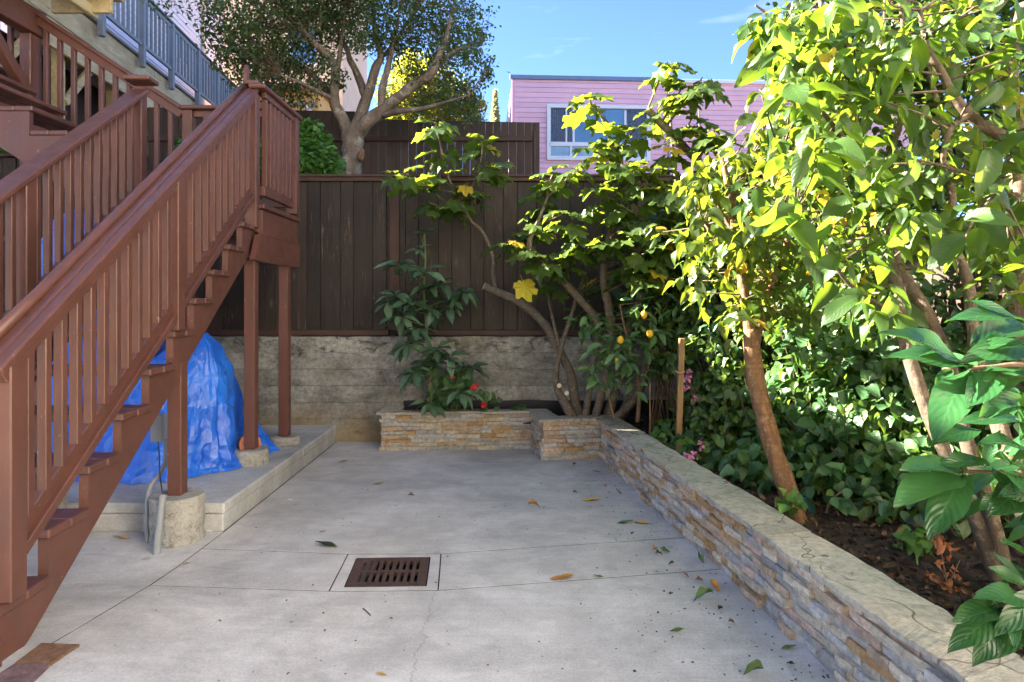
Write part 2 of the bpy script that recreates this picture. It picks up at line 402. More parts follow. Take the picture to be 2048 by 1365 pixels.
# ================================================================== THE SETTING
def sheet(name, x0, x1, y0, y1, z, mat):
    m = MB(); m.add([(x0, y0, z), (x1, y0, z), (x1, y1, z), (x0, y1, z)], [(0, 1, 2, 3)])
    o = m.build(name, mat, None, (0, 0, 0)); tag(o, kind='structure'); return o
sheet('ground', -400, 400, -400, 400, -.12, SOILG)
WY = 6.62                                             # face of the retaining wall
o = MB().cbox((0, 40+WY+.26, 1.1), (45, 40, 1.15), .01).build('hillside', SOILG, None, (0, 0, 0)); tag(o, kind='structure')
def wall_x(y): return .806-.1224*(y-5.917)            # face line of the long planter wall

def gz(x, y):                                         # the slab climbs a little towards the foot of the stairs
    return .085*max(0, min(1, (3.35-y)/.9))*max(0, min(1, (-.7-x)/1.0))
JDIRT = m_plain('joint_dirt', (.035, .03, .026), .95, var=.5, scale=20)
patio = bpy.data.objects.new('patio', None); COL.objects.link(patio); WP['patio'] = Vector((0, 0, 0)); tag(patio, kind='structure')
def slab(polys, top=0.0, depth=.08, disp=True, name='concrete_slab', mat=CONC, parent=patio, gap=.0032, cut=.25):
    bm = bmesh.new(); vd = {}
    for poly in polys:
        vs = []
        for p in poly:
            k = (round(p[0], 4), round(p[1], 4))
            if k not in vd: vd[k] = bm.verts.new((k[0], k[1], 0))
            vs.append(vd[k])
        bm.faces.new(vs)
    bmesh.ops.recalc_face_normals(bm, faces=bm.faces)
    if bm.faces[:][0].normal.z < 0: bmesh.ops.reverse_faces(bm, faces=bm.faces)
    for i, t in enumerate((gap, .002)):
        r = bmesh.ops.inset_region(bm, faces=bm.faces[:] if i == 0 else keep, thickness=t, depth=0, use_boundary=True, use_even_offset=True)
        ring = set(r['faces']); keep = [f for f in bm.faces if f not in ring]
        if i == 0: bmesh.ops.delete(bm, geom=list(ring), context='FACES'); keep = bm.faces[:]
    be = [e for e in bm.edges if e.is_boundary]
    for v in {v for e in be for v in e.verts}: v.co.z = -.0012
    ex = bmesh.ops.extrude_edge_only(bm, edges=be)
    for v in ex['geom']:
        if isinstance(v, bmesh.types.BMVert): v.co.z = -depth
    if disp:
        xs = [v.co.x for v in bm.verts]; ys = [v.co.y for v in bm.verts]
        for ax, lo, hi in ((0, min(xs), max(xs)), (1, min(ys), max(ys))):
            k = math.ceil(lo/cut)*cut
            while k < hi:
                n = (1, 0, 0) if ax == 0 else (0, 1, 0); c = (k+.0007, 0, 0) if ax == 0 else (0, k+.0007, 0)
                bmesh.ops.bisect_plane(bm, geom=bm.verts[:]+bm.edges[:]+bm.faces[:], plane_co=c, plane_no=n); k += cut
        for v in bm.verts: v.co.z += gz(v.co.x, v.co.y)+.0015*noise.noise(v.co*2)
    for v in bm.verts: v.co.z += top
    bmesh.ops.recalc_face_normals(bm, faces=bm.faces)
    for f in bm.faces:
        if abs(f.normal.z) < .5: f.material_index = 1
    me = bpy.data.meshes.new(name); bm.to_mesh(me); bm.free(); me.materials.append(mat); me.materials.append(JDIRT)
    return link(name, me, parent, (0, 0, 0))
def xy(px, py): g = G(px, py); return (g.x, g.y)
def cross2(p, q, a, b):
    d1 = (q[0]-p[0], q[1]-p[1]); d2 = (b[0]-a[0], b[1]-a[1]); k = d1[0]*d2[1]-d1[1]*d2[0]
    t = ((a[0]-p[0])*d2[1]-(a[1]-p[1])*d2[0])/k; return (p[0]+d1[0]*t, p[1]+d1[1]*t)
KX, KY = -1.785, 4.03                                 # front corner of the raised platform
A0, A1 = (KX+.001, KY), xy(74, 1346)
LN = (wall_x(-1)+.05, -1.0); LF = (wall_x(6.0)+.05, 6.0)
j1l, j1a, j1b = cross2(A0, A1, xy(415, 1098), xy(696, 1108)), xy(696, 1108), xy(882, 1108)
j1r = cross2(j1b, xy(1372, 1075), LN, LF)
j2l, j2a, j2b = cross2(A0, A1, xy(321, 1177), xy(658, 1184)), xy(658, 1184), xy(876, 1181)
j2r = cross2(j2b, xy(1435, 1139), LN, LF)
An = cross2(A0, A1, (-9, -1), (9, -1))
gTL, gTR, gBL, gBR = xy(713, 1117), xy(860, 1115), xy(689, 1175), xy(852, 1172)
jb0, jb1 = (KX, 5.645), cross2((KX, 5.645), (.3, 5.80), LN, LF)
slab([[(KX, WY), jb0, jb1, (wall_x(WY)+.05, WY)]])
slab([[jb0, A0, j1l, j1a, j1b, j1r, jb1]])
slab([[j1l, j2l, j2a, j1a]]); slab([[j1b, j2b, j2r, j1r]])
slab([[j1a, j1b, gTR, gTL], [j1b, j2b, gBR, gTR], [j2b, j2a, gBL, gBR], [j2a, j1a, gTL, gBL]])
slab([[j2l, An, LN, j2r, j2b, j2a]])
slab([[A0, (-6, KY), (-6, -1), An, j2l, j1l]])
# dirt that fills the joints between the slabs
m = MB(); xs_ = [-6+.25*i for i in range(33)]; ys_ = [-1+.25*i for i in range(31)]
m.add([(x, y, gz(x, y)-.0035) for y in ys_ for x in xs_], [(j*33+i, j*33+i+1, (j+1)*33+i+1, (j+1)*33+i) for j in range(30) for i in range(32) if not (-1.0 < xs_[i] < -.3 and 3.0 < ys_[j] < 3.7)])
m.build('joint_dirt', JDIRT, patio, (0, 0, 0))
# ---- raised platform under the stairs: a lower footing course with the slab on it
plat = bpy.data.objects.new('raised_platform', None); COL.objects.link(plat); WP['raised_platform'] = Vector((0, 0, 0)); tag(plat, kind='structure')
MB().cbox(((KX-6)/2-.004, (KY+WY)/2+.003, .04), ((KX+6)/2-.004, (WY-KY)/2-.003, .062), .008).build('footing', KERB, plat)
MB().cbox(((KX-6)/2, (KY+5.55)/2, .137), ((KX+6)/2, (5.55-KY)/2-.002, .0345), .012).build('concrete_slab', KERB, plat)
MB().cbox(((KX-6)/2, (5.55+WY)/2, .137), ((KX+6)/2, (WY-5.55)/2-.002, .0345), .012).build('concrete_slab', KERB, plat)
PZ = .1715
# ---- board-formed retaining wall
rw = bpy.data.objects.new('retaining_wall', None); COL.objects.link(rw); rw.location = (0, WY, 0); WP['retaining_wall'] = Vector((0, WY, 0))
tag(rw, 'old board marked concrete retaining wall stained black and ochre below the dark fence', 'wall')
zs = [-.1, .235, .40, .57, .74, .905, 1.075]
for i in range(6):
    x = -6.5
    while x < 4.2:
        ln = random.uniform(1.6, 3.1); x1 = min(x+ln, 4.2)
        if x1 > 3.6: x1 = 4.2
        off = random.uniform(0, .013); m = MB(); nx = max(6, int((x1-x)/.07)); vs = []
        zz = [zs[i]+.0018, (zs[i]+zs[i+1])/2, zs[i+1]-.0018]
        for a in range(nx+1):
            X = x+.002+(x1-x-.004)*a/nx
            for r, z in enumerate(zz):
                e = (noise.noise(Vector((X*7, z*9, i)))*.008 if r != 1 else 0)
                dz = noise.noise(Vector((X*5, (i+(r == 2))*3.1, 0)))*.012 if r != 1 else 0
                if i == 5 and r == 2: dz += noise.noise(Vector((X*11, 2, 5)))*.012-.004
                vs.append((X, WY+off+max(0, e)+(.004 if r != 1 else 0), z+dz))
        for a in range(nx+1):
            for r in (0, 2): vs.append((vs[a*3+r][0], WY+.05, vs[a*3+r][2]))
        B = (nx+1)*3; fs = []
        for a in range(nx):
            for r in (0, 1): fs.append((a*3+r, (a+1)*3+r, (a+1)*3+r+1, a*3+r+1))
            fs.append((B+a*2, B+(a+1)*2, (a+1)*3, a*3)); fs.append((a*3+2, (a+1)*3+2, B+(a+1)*2+1, B+a*2+1))
        m.add(vs, fs); m.build('concrete_course', OLD, rw, smooth=False); x = x1
MB().cbox((-1.15, WY+.15, .485), (5.35, .11, .585), .004).build('wall_core', OLD, rw)

# ---- dark fence on the retaining wall
def plank_run(parent, x0, x1, y, z0, z1, mat, widths, gap=.003, th=.011, step=.006, name='plank', zf=None):
    x = x0; k = 0; me = {}
    while x < x1:
        w = widths[k % len(widths)]*random.uniform(.96, 1.04); yy = y-(step if k % 2 else 0)+random.uniform(-.001, .001)
        top = z1 if zf is None else zf(x+w/2)
        MB().cbox((x+w/2, yy, (z0+top)/2), (w/2-gap/2, th, (top-z0)/2), .003).build(name, mat, parent); x += w; k += 1
FZ0, FZ1 = 1.08, 2.718
fence = thing('wooden_fence', (0, WY, 1.08), 'dark stained board fence standing on top of the old concrete wall', 'fence')
plank_run(fence, -3.62, 4.1, WY+.035, FZ0+.05, FZ1-.05, DARKW, (.20, .137))
px_ = [-3.66, -1.2, 1.26, 3.72]
for x in px_:
    MB().cbox((x, WY+.012, (FZ0+FZ1)/2), (.052, .022, (FZ1-FZ0)/2-.053), .004).build('post', FPOST, fence)
for a, b_ in zip(px_, px_[1:]):
    MB().cbox(((a+b_)/2, WY+.008, FZ0+.030), ((b_-a)/2-.053, .024, .028), .004).build('bottom_rail', FRAIL, fence)
    MB().cbox(((a+b_)/2, WY+.010, FZ1-.044), ((b_-a)/2-.053, .022, .022), .004).build('top_rail', FRAIL, fence)
for a, b_ in ((-3.7, -.4), (-.396, 2.0), (2.004, 4.1)):
    MB().cbox(((a+b_)/2, WY+.02, FZ1-.012), ((b_-a)/2, .05, .012), .004).build('top_cap', FRAIL, fence)
MB().cbox((.2, WY+.075, 1.9), (3.85, .012, .8), .003).build('backing', DARKW, fence)
f2 = thing('wooden_fence', (-4.9, WY, 1.08), 'taller dark fence section on the wall seen behind the big stair post', 'fence')
plank_run(f2, -6.4, -3.75, WY+.035, FZ0+.01, 2.90, DARKW, (.20, .137))
MB().cbox((-5.07, WY+.02, 2.915), (1.33, .05, .014), .004).build('top_cap', FRAIL, f2)
MB().cbox((-5.07, WY+.06, 1.9), (1.32, .01, .8), .003).build('backing', DARKW, f2)

# ---- taller fence further back
UY = 10.0
uf = thing('wooden_fence', (-1.5, UY, 2.25), 'weathered brown picket fence with light between its boards behind the bare trunk', 'fence')
zf = lambda x: (4.375-.02*(x+3.4)) if x < -2.45 else (4.245-.022*(x+2.4))
plank_run(uf, -5.6, .31, UY, 2.25, 4.3, UPW, (.118,), .0025, .009, 0, 'picket', zf)
MB().cbox((-2.64, UY-.035, 3.93), (2.95, .022, .04), .004).build('rail', FRAIL, uf)
MB().cbox((-2.64, UY-.035, 2.7), (2.95, .022, .04), .004).build('rail', FRAIL, uf)
for x in (-5.2, -2.72, -.55): MB().cbox((x, UY+.055, 3.2), (.045, .043, .95), .004).build('post', UPW, uf)
MB().cbox((.365, UY, 3.15), (.035, .045, .90), .004).build('end_post', FPOST, uf)

# ---- right boundary fence behind the bushes
rf = thing('wooden_fence', (2.7, 4, 0), 'brown boundary fence glimpsed through the bushes on the right', 'fence')
def rfx(y): return wall_x(y)+1.85
y = .6
while y < 6.55:
    w = .14; d = (Vector((rfx(y+w), y+w, 0))-Vector((rfx(y), y, 0))).normalized()
    Rz = Matrix.Rotation(math.atan2(d.y, d.x)-PI/2, 3, 'Z')
    MB().cbox((rfx(y+w/2), y+w/2, .83), (.01, w/2-.003, .83), .003, Rz).build('plank', UPW, rf); y += w
for z in (.35, 1.5): MB().beam((rfx(.6)-.03, .6, z), (rfx(6.55)-.03, 6.55, z), .04, .08).build('rail', FPOST, rf)
for yy in (1.5, 3.7, 5.9): MB().cbox((rfx(yy)-.07, yy, .86), (.04, .04, .86), .004).build('post', FPOST, rf)

# ================================================================== BUILDINGS
# pink house
HPD = Vector((5.6, .30, 0)).normalized(); HPN = Vector((HPD.y, -HPD.x, 0)); H0 = Vector((-.012, 17.0, 0))
ph = thing('pink_house', (4.5, 17.2, 2.25), 'pink clapboard house with a white framed window and blue grey roof edge', 'house')
Rp = Matrix((HPD, -HPN, Vector((0, 0, 1)))).transposed()
def hp(a, n, z): return H0+HPD*a+HPN*n+Vector((0, 0, z))
MB().cbox(hp(5.5, -3.05, 4.75), (5.47, 3.0, 2.5), .01, Rp).build('wall', PINK, ph)
cb = None
z = 2.3; k = 0
while z < 7.20:
    h = .132
    for (a0, a1) in ((.09, 4.14), (4.26, 11.0)):
        m = MB(); p = [hp(a0, .004, z+h), hp(a0, .030, z), hp(a0, .004, z-.004)]
        m.prism(p, HPD*(a1-a0)); m.build('siding_board', PINK, ph)
    z += h
MB().cbox(hp(.045, .01, 4.75), (.045, .04, 2.47), .006, Rp).build('corner_board', m_plain('pale_pink_trim', (.72, .42, .52), .6, var=.03), ph)
MB().cbox(hp(2.07, .02, 7.30), (2.12, .06, .055), .006, Rp).build('roof_edge', BLUEG, ph)
MB().cbox(hp(7.6, .02, 7.27), (3.38, .06, .045), .006, Rp).build('roof_edge', WHITE, ph)
MB().cbox(hp(4.20, .06, 5.6), (.045, .045, 1.98), .012, Rp).build('downpipe', m_plain('lilac_pipe', (.66, .50, .66), .5, var=.03), ph)
wf = MB().cbox(hp(.92+1.37, .05, 6.55), (1.37, .05, .05), .008, Rp).build('window', WHITE, ph)
CURT = m_plain('grey_lace_curtain', (.10, .09, .11), .8, var=.6, scale=22, bs_=.4)
GLASSB = m_plain('painted_reflection_glass', (.10, .22, .36), .08, var=.25, scale=1.2, bs_=0, spec=.9)  # blue sky reflection is painted into the base colour
GLASSP = m_plain('pale_curtained_glass', (.26, .40, .50), .15, var=.2, scale=4, bs_=0, spec=.8)
def wbar(a, z, ha, hz, n=.055, mat=WHITE, name='frame', d=.045): return MB().cbox(hp(a, n, z), (ha, d, hz), .006, Rp).build(name, mat, wf)
wbar(2.29, 5.19, 1.37, .055); wbar(.97, 5.87, .05, .63); wbar(3.61, 5.87, .05, .63); wbar(2.29, 5.555, 1.32, .055)
wbar(1.62, 6.03, .03, .42, .05); wbar(2.99, 6.03, .03, .42, .05); wbar(1.55, 5.36, .03, .14, .05); wbar(3.05, 5.36, .03, .14, .05); wbar(1.43, 6.03, .022, .42, .04)
for a0, a1, mt, nm in ((1.02, 1.59, CURT, 'curtain'), (1.65, 2.96, GLASSB, 'pane'), (3.02, 3.56, CURT, 'curtain')):
    if nm == 'pane': MB().cbox(hp((a0+a1)/2, .055, 6.05), ((a1-a0)/2, .008, .44), .002, Rp).build(nm, mt, wf)
    else:
        m = MB(); n = 36; vs = []
        for i in range(n+1):
            a = a0+(a1-a0)*i/n; d = .043+.008*math.sin(i*1.9)
            vs += [hp(a, d, 5.62), hp(a, d, 6.49)]
        m.add(vs, [(2*i, 2*i+2, 2*i+3, 2*i+1) for i in range(n)]); m.build(nm, mt, wf)
        GL = bpy.data.materials.get('clear_glass')
        if GL is None:
            GL, gt, gb = nodes('clear_glass'); gb.inputs['Base Color'].default_value = (.9, .95, 1, 1); gb.inputs['Roughness'].default_value = .02
            tp = gt.nodes.new('ShaderNodeBsdfTransparent'); gl_ = gt.nodes.new('ShaderNodeBsdfGlossy'); gl_.inputs['Roughness'].default_value = .03
            fr = gt.nodes.new('ShaderNodeFresnel'); msh = gt.nodes.new('ShaderNodeMixShader'); gt.links.new(fr.outputs[0], msh.inputs[0])
            gt.links.new(tp.outputs[0], msh.inputs[1]); gt.links.new(gl_.outputs[0], msh.inputs[2]); gt.links.new(msh.outputs[0], gt.nodes['Material Output'].inputs[0])
        MB().cbox(hp((a0+a1)/2, .065, 6.05), ((a1-a0)/2, .004, .44), .001, Rp).build('pane', GL, wf)
for a0, a1 in ((1.02, 1.52), (1.58, 3.02), (3.08, 3.56)):
    MB().cbox(hp((a0+a1)/2, .055, 5.37), ((a1-a0)/2, .008, .13), .002, Rp).build('pane', GLASSP, wf)

# unseen houses added around the camera: two bounce light, the left wing casts shade
hb = thing('bounce_house_rear', (-3, -3.7, 0), 'unseen tan house wall added behind the camera to bounce light', 'house')
BROWNS = m_plain('tan_render', (.31, .28, .24), .85, var=.1, scale=1)
CREAM = m_plain('cream_render', (.74, .69, .61), .85, var=.04, scale=1)
MB().cbox((-3, -6.0, 4.4), (6, 2.3, 4.45), .02).build('wall', BROWNS, hb)
nb = thing('bounce_house_right', (6, -4, 0), 'unseen cream house wall added behind and right of the camera to bounce sunlight', 'house')  # out of frame, added as a sunlit reflector for warm fill
MB().cbox((6.0, -4.6, 3.9), (2.3, 5.2, 3.95), .02).build('wall', CREAM, nb)
for yw in (-6.5, -3.0):
    w_ = MB().cbox((3.69, yw, 4.6), (.04, .6, .7), .01).build('window', WHITE, nb); MB().cbox((3.645, yw, 4.6), (.01, .53, .62), .003).build('pane', GLASSB, w_)
ww = thing('shade_wing_left', (-9.5, 5.6, 0), 'unseen low pale house wing added left of the yard to shade it', 'house')  # out of frame, added to block the low sun over the patio
MB().cbox((-9.5, 5.6, 3.1), (2.5, 2.35, 3.1), .02).build('wall', SIDING, ww)
MB().cbox((-9.5, 5.6, 6.23), (2.56, 2.42, .03), .01).build('roof', BLUEG, ww)
for xw in (-7, -3.2, .6):
    w_ = MB().cbox((xw, -3.69, 5.6), (.7, .04, .8), .01).build('window', WHITE, hb); MB().cbox((xw, -3.645, 5.6), (.62, .01, .72), .003).build('pane', GLASSB, w_)
# white house uphill on the left, deck in front of it
def dk(y, off=0, z=0): return Vector((-5.731-.0954*y-off, y, z))
DD = Vector((-.0954, 1, 0)).normalized(); DN = Vector((DD.y, -DD.x, 0)); Rd = Matrix((DN, DD, Vector((0, 0, 1)))).transposed()
wh = thing('white_house', dk(16, 3, 2.25), 'tall pale lavender sided house rising behind the grey railed deck', 'house')
MB().cbox(dk(15.15, 3.7, 6.5), (2.4, 4.85, 4.3), .02, Rd).build('wall', SIDING, wh)
z = 4.0
while z < 10.65:
    for (a, b_) in ((dk(10.3, 1.27, z), dk(18.2, 1.27, z)), (dk(18.36, 1.27, z), dk(20.0, 1.27, z))):
        m = MB(); m.prism([a+Vector((0, 0, .14)), a+DN*.028, a+Vector((0, 0, -.004))], b_-a); m.build('siding_board', SIDING, wh)
    z += .14
MB().beam(dk(18.28, 1.24, 4.0), dk(18.28, 1.24, 10.8), .12, .12, .02, up=(0, 1, 0)).build('downpipe', BEIGE, wh)
for (yy, z0, z1) in ((16.8, 7.6, 8.4),):
    w_ = MB().cbox(dk(yy, 1.21, (z0+z1)/2), (.03, .38, (z1-z0)/2), .01, Rd).build('window', WHITE, wh)
    MB().cbox(dk(yy, 1.175, (z0+z1)/2), (.006, .31, (z1-z0)/2-.07), .002, Rd).build('pane', CURT, w_)
    MB().cbox(dk(yy, 1.168, (z0+z1)/2), (.008, .02, (z1-z0)/2-.07), .002, Rd).build('frame', WHITE, w_)
dp = thing('raised_deck', dk(13.5, .3, 2.25), 'raised timber deck with grey painted railing in front of the pale house', 'deck')
posts = [8.2, 9.45, 10.75, 12.17, 13.45, 14.84, 16.06, 17.5]
for y in posts: MB().cbox(dk(y, .03, 6.5), (.05, .05, .68), .006, Rd).build('rail_post', GREYP, dp)
MB().beam(dk(7.8, .03, 7.19), dk(17.62, .03, 7.19), .13, .035, .006).build('top_rail', GREYP, dp)
for a, b_ in zip(posts, posts[1:]):
    MB().beam(dk(a+.055, .03, 7.125), dk(b_-.055, .03, 7.125), .04, .08, .004).build('upper_rail', GREYP, dp)
    MB().beam(dk(a+.055, .03, 6.24), dk(b_-.055, .03, 6.24), .05, .07, .004).build('lower_rail', GREYP, dp)
    n = max(2, int((b_-a-.1)/.148)); g = (b_-a)/n
    for i in range(1, n):
        y = a+g*i; MB().beam(dk(y, .03, 6.27), dk(y, .03, 7.09), .045, .045, .003, up=(0, 1, 0)).build('baluster', GREYP, dp)
MB().beam(dk(7.8, .13, 6.06), dk(17.5, .13, 6.06), .10, .05, .005).build('deck_edge', GREYP, dp)
for i, z in enumerate((5.82, 5.40)):
    for a, b_ in ((7.8, 12.9), (12.91, 17.5)):
        MB().beam(dk(a, .16, z), dk(b_, .16, z), .05, .405, .006).build('rim_beam', PINEX, dp)
for y in (8.6, 10.1, 11.7, 13.3, 14.9, 16.5):
    MB().beam(dk(y, .36, 2.25), dk(y, .36, 6.0), .14, .14, .01, up=(0, 1, 0)).build('timber_post', PINEX, dp)
    MB().beam(dk(y+.08, .30, 4.55), dk(y+.85, .20, 5.5), .07, .12, .008).build('brace', PINEX, dp)
for i in range(26):
    y = 7.9+i*.38; MB().beam(dk(y, .19, 5.86), dk(y, 1.24, 5.86), .04, .2, .004).build('joist', PINEX, dp)
MB().cbox(dk(12.7, .70, 6.0), (.54, 4.9, .015), .003, Rd).build('deck_boards', PINEX, dp)
MB().cbox(dk(12.7, 1.1, 3.9), (.03, 4.9, 1.65), .003, Rd).build('dark_skirting', DARKW, dp)

bh = thing('beige_house', (-8, 24.5, 2.25), 'beige stucco house face glimpsed behind the crown of the tree', 'house')
MB().cbox((-8.9, 25, 7.9), (2.9, 1.9, 6.1), .02).build('wall', BEIGE, bh)
w_ = MB().cbox((-7.4, 23.08, 10.5), (.5, .04, .7), .01).build('window', WHITE, bh); MB().cbox((-7.4, 23.03, 10.5), (.43, .01, .62), .003).build('pane', GLASSB, w_)
MB().cbox((-8.9, 24.9, 14.1), (3.1, 2.1, .1), .02).build('roof', BLUEG, bh)
ap = thing('apricot_house', (-6.6, 20, 2.25), 'low apricot rendered house corner lit by the sun behind the tree', 'house')
MB().cbox((-6.75, 20.5, 5.0), (.95, .95, 2.75), .02).build('wall', APRI, ap)
MB().cbox((-6.7, 20.3, 7.80), (1.15, 1.25, .05), .015).build('roof', m_plain('tan_roof', (.50, .36, .20), .7), ap)
MB().beam((-7.6, 19.5, 7.35), (-5.85, 19.5, 7.35), .10, .12).build('beam', PINEX, ap)
sh = thing('white_shed', (-5.55, 19, 2.25), 'small white shed with slanting ribbed roof left of the tree trunk', 'shed')
MB().cbox((-5.5, 19.5, 4.2), (.42, .8, 1.95), .01).build('wall', SIDING, sh)
m = MB(); 
for i in range(7):
    x = -5.95+i*.13
    m.beam((x, 18.6, 7.05-i*.14), (x, 20.3, 7.05-i*.14), .10, .05)
m.build('roof', WHITE, sh)

# ================================================================== STAIRCASE
S0 = Vector((-1.875, 2.38, 0)); SA = Vector((-.0469, .9989, 0)); SR = Vector((.9989, .0469, 0)); UP = Vector((0, 0, 1))
RUN, RISE, Z0 = .272, .191, .30
def S(x, s, z=0.0): return S0+SR*x+SA*s+UP*z
RS = Matrix((SR, SA, UP)).transposed()
def nose(s): return Z0+s*RISE/RUN
st = thing('wooden_staircase', (-2.35, 3.9, 0), 'red brown painted wooden staircase with landing, railings and open treads', 'staircase')
W = .90
for k in range(-1, 10):
    s = RUN*k; zt = Z0+RISE*k
    for (a, b_) in ((-.002, .141), (.145, .288)):
        MB().cbox(S(-W/2, s+(a+b_)/2, zt-.019), (W/2, (b_-a)/2, .019), .006, RS).build('tread_board', RED, st)
for x in (-.065, -W+.03):
    m = MB(); poly = []
    for k in range(-1, 10):
        s = RUN*k+.03; zt = Z0+RISE*k-.0385
        poly += [(s, max(gz(-1.9, 2.4), zt-RISE) if k == -1 else zt-RISE), (s, zt)]
    poly += [(RUN*10+.02, Z0+RISE*9-.0385), (RUN*10+.02, nose(RUN*10)-.345), (.20, nose(.20)-.345), (-.242, .03)]
    poly[0] = (-.242, .03)
    poly = poly[:-1]
    poly.append((.12, .055))
    m.prism([S(x, a, z) for a, z in poly], SR*.042); m.build('stringer', RED, st)
# bolts on the outer stringer
for (s_, z_) in ((1.36, 1.08), (.02, .17)):
    p = S(-.018, s_, z_); MB().tube([p-SR*.005, p+SR*.004, p+SR*.008], [.014, .014, .006], 10).build('bolt', RED, st)
def railing(x, s0, s1, posts_, side, grasp):
    RZ = .955-.05
    def top(s): return nose(s)+.895
    # cap, sub rail, bottom rail
    nrm = Vector((0, -RISE, RUN)).normalized()
    up = (SA*nrm.y+UP*nrm.z)
    MB().beam(S(x, s0-.05, top(s0-.05)-.018), S(x, s1, top(s1)-.018), .135, .036, .009, up=up).build('handrail', RED, st)
    MB().beam(S(x+side*.036, s0-.02, top(s0-.02)-.062), S(x+side*.036, s1, top(s1)-.062), .036, .05, .004, up=up).build('sub_rail', RED, st)
    if grasp:
        pts = [S(x-side*.05, s0+(s1-s0)*i/8-.02*(i == 0), top(s0+(s1-s0)*i/8)+.016) for i in range(9)]
        m = MB().tube(pts, .024, 12); m.smooth = True; m.build('grab_rail', RED, st)
        MB().beam(S(x+.012*side, s0, top(s0)+.004), S(x+.012*side, s1, top(s1)+.004), .022, .012, .004, up=up).build('rail_bead', RED, st)
    for a, b_ in zip(posts_, posts_[1:]):
        MB().beam(S(x+side*.012, a+.047, nose(a+.047)+.125), S(x+side*.012, b_-.047, nose(b_-.047)+.125), .038, .075, .004, up=up).build('bottom_rail', RED, st)
        MB().beam(S(x+side*.040, a+.047, nose(a+.047)+.075), S(x+side*.040, b_-.047, nose(b_-.047)+.075), .030, .042, .004, up=up).build('bottom_trim', RED, st)
        n = int(round((b_-a)/.1045)); g = (b_-a)/n
        for i in range(1, n):
            s = a+g*i
            MB().cbox(S(x+side*.020, s, nose(s)+.50), (.019, .019, .325+.02), .003, RS).build('baluster', RED, st)
    for i, s in enumerate(posts_):
        lo = Z0+RISE*math.floor(max(s, 0)/RUN+.001); hi = top(s)-.04
        if i == len(posts_)-1: lo = 2.0
        MB().cbox(S(x+side*.018, s, (lo+hi)/2), (.045, .045, (hi-lo)/2), .005, RS).build('newel_post', RED, st)
railing(-.045, .03, 2.70, [.075, 1.41, 2.70], 1, True)
railing(-W+.045, .03, 2.66, [.075, 1.41, 2.66], -1, False)
# the far end of the handrail rises to a point
MB().prism([S(-.10, 2.70, 3.02), S(-.10, 2.76, 3.02), S(-.10, 2.76, 3.26), S(-.10, 2.735, 3.285), S(-.10, 2.70, 3.20)], SR*.03).build('rail_end', RED, st)
MB().cbox(S(-.03, 2.73, 3.135), (.055, .055, .018), .008, RS).build('newel_cap', RED, st)
MB().cbox(S(-W+.03, 2.69, 3.135), (.10, .085, .018), .008, RS).build('newel_cap', RED, st)
# rounded lower end of the outer handrail
# landing
LX0, LX1, LY0, LY1, LZ = -2.90, -1.985, 5.115, 5.97, 2.19
for i in range(6):
    y0 = LY0-.015+(LY1-LY0+.03)*i/6
    MB().cbox(((LX0+LX1)/2, y0+.070, LZ-.016), ((LX1-LX0)/2, .069, .019), .004).build('deck_board', RED, st)
MB().cbox((LX1+.012, (LY0+LY1)/2, LZ-.016), (.030, (LY1-LY0)/2+.02, .020), .006).build('landing_edge', RED, st)
MB().cbox((LX1+.003, (LY0+LY1)/2, LZ-.142), (.019, (LY1-LY0)/2+.005, .100), .004).build('upper_fascia', RED, st)
MB().prism([(LX1-.008, 4.93, 1.745), (LX1-.008, 5.03, 1.943), (LX1-.008, LY1, 1.943), (LX1-.008, LY1, 1.735), (LX1-.008, 5.05, 1.735)], (.046, 0, 0)).build('lower_fascia', RED, st)
MB().cbox(((LX0+LX1)/2, LY0, LZ-.13), ((LX1-LX0)/2-.004, .019, .09), .004).build('front_fascia', RED, st)
for y in (5.35, 5.6): MB().cbox(((LX0+LX1)/2, y, LZ-.13), ((LX1-LX0)/2-.03, .019, .088), .004).build('joist', RED, st)
MB().cbox(((LX0+LX1)/2, LY1-.02, LZ-.20), ((LX1-LX0)/2-.03, .019, .16), .004).build('back_fascia', RED, st)
# landing railing along the right side
yA, yB = 5.09, 5.86
MB().beam((LX1+.005, 5.03, 3.10), (LX1+.005, 5.95, 3.10), .13, .036, .009).build('handrail', RED, st)
MB().beam((LX1+.02, 5.14, 3.06), (LX1+.02, 5.82, 3.06), .036, .05, .004).build('sub_rail', RED, st)
MB().beam((LX1+.01, 5.14, 2.30), (LX1+.01, 5.82, 2.30), .038, .075, .004).build('bottom_rail', RED, st)
for i in range(1, 8):
    y = 5.10+(5.86-5.10)*i/8; MB().cbox((LX1+.01, y, 2.69), (.019, .019, .35), .003).build('baluster', RED, st)
MB().cbox((LX1+.008, 5.865, 2.645), (.045, .045, .435), .005).build('newel_post', RED, st)
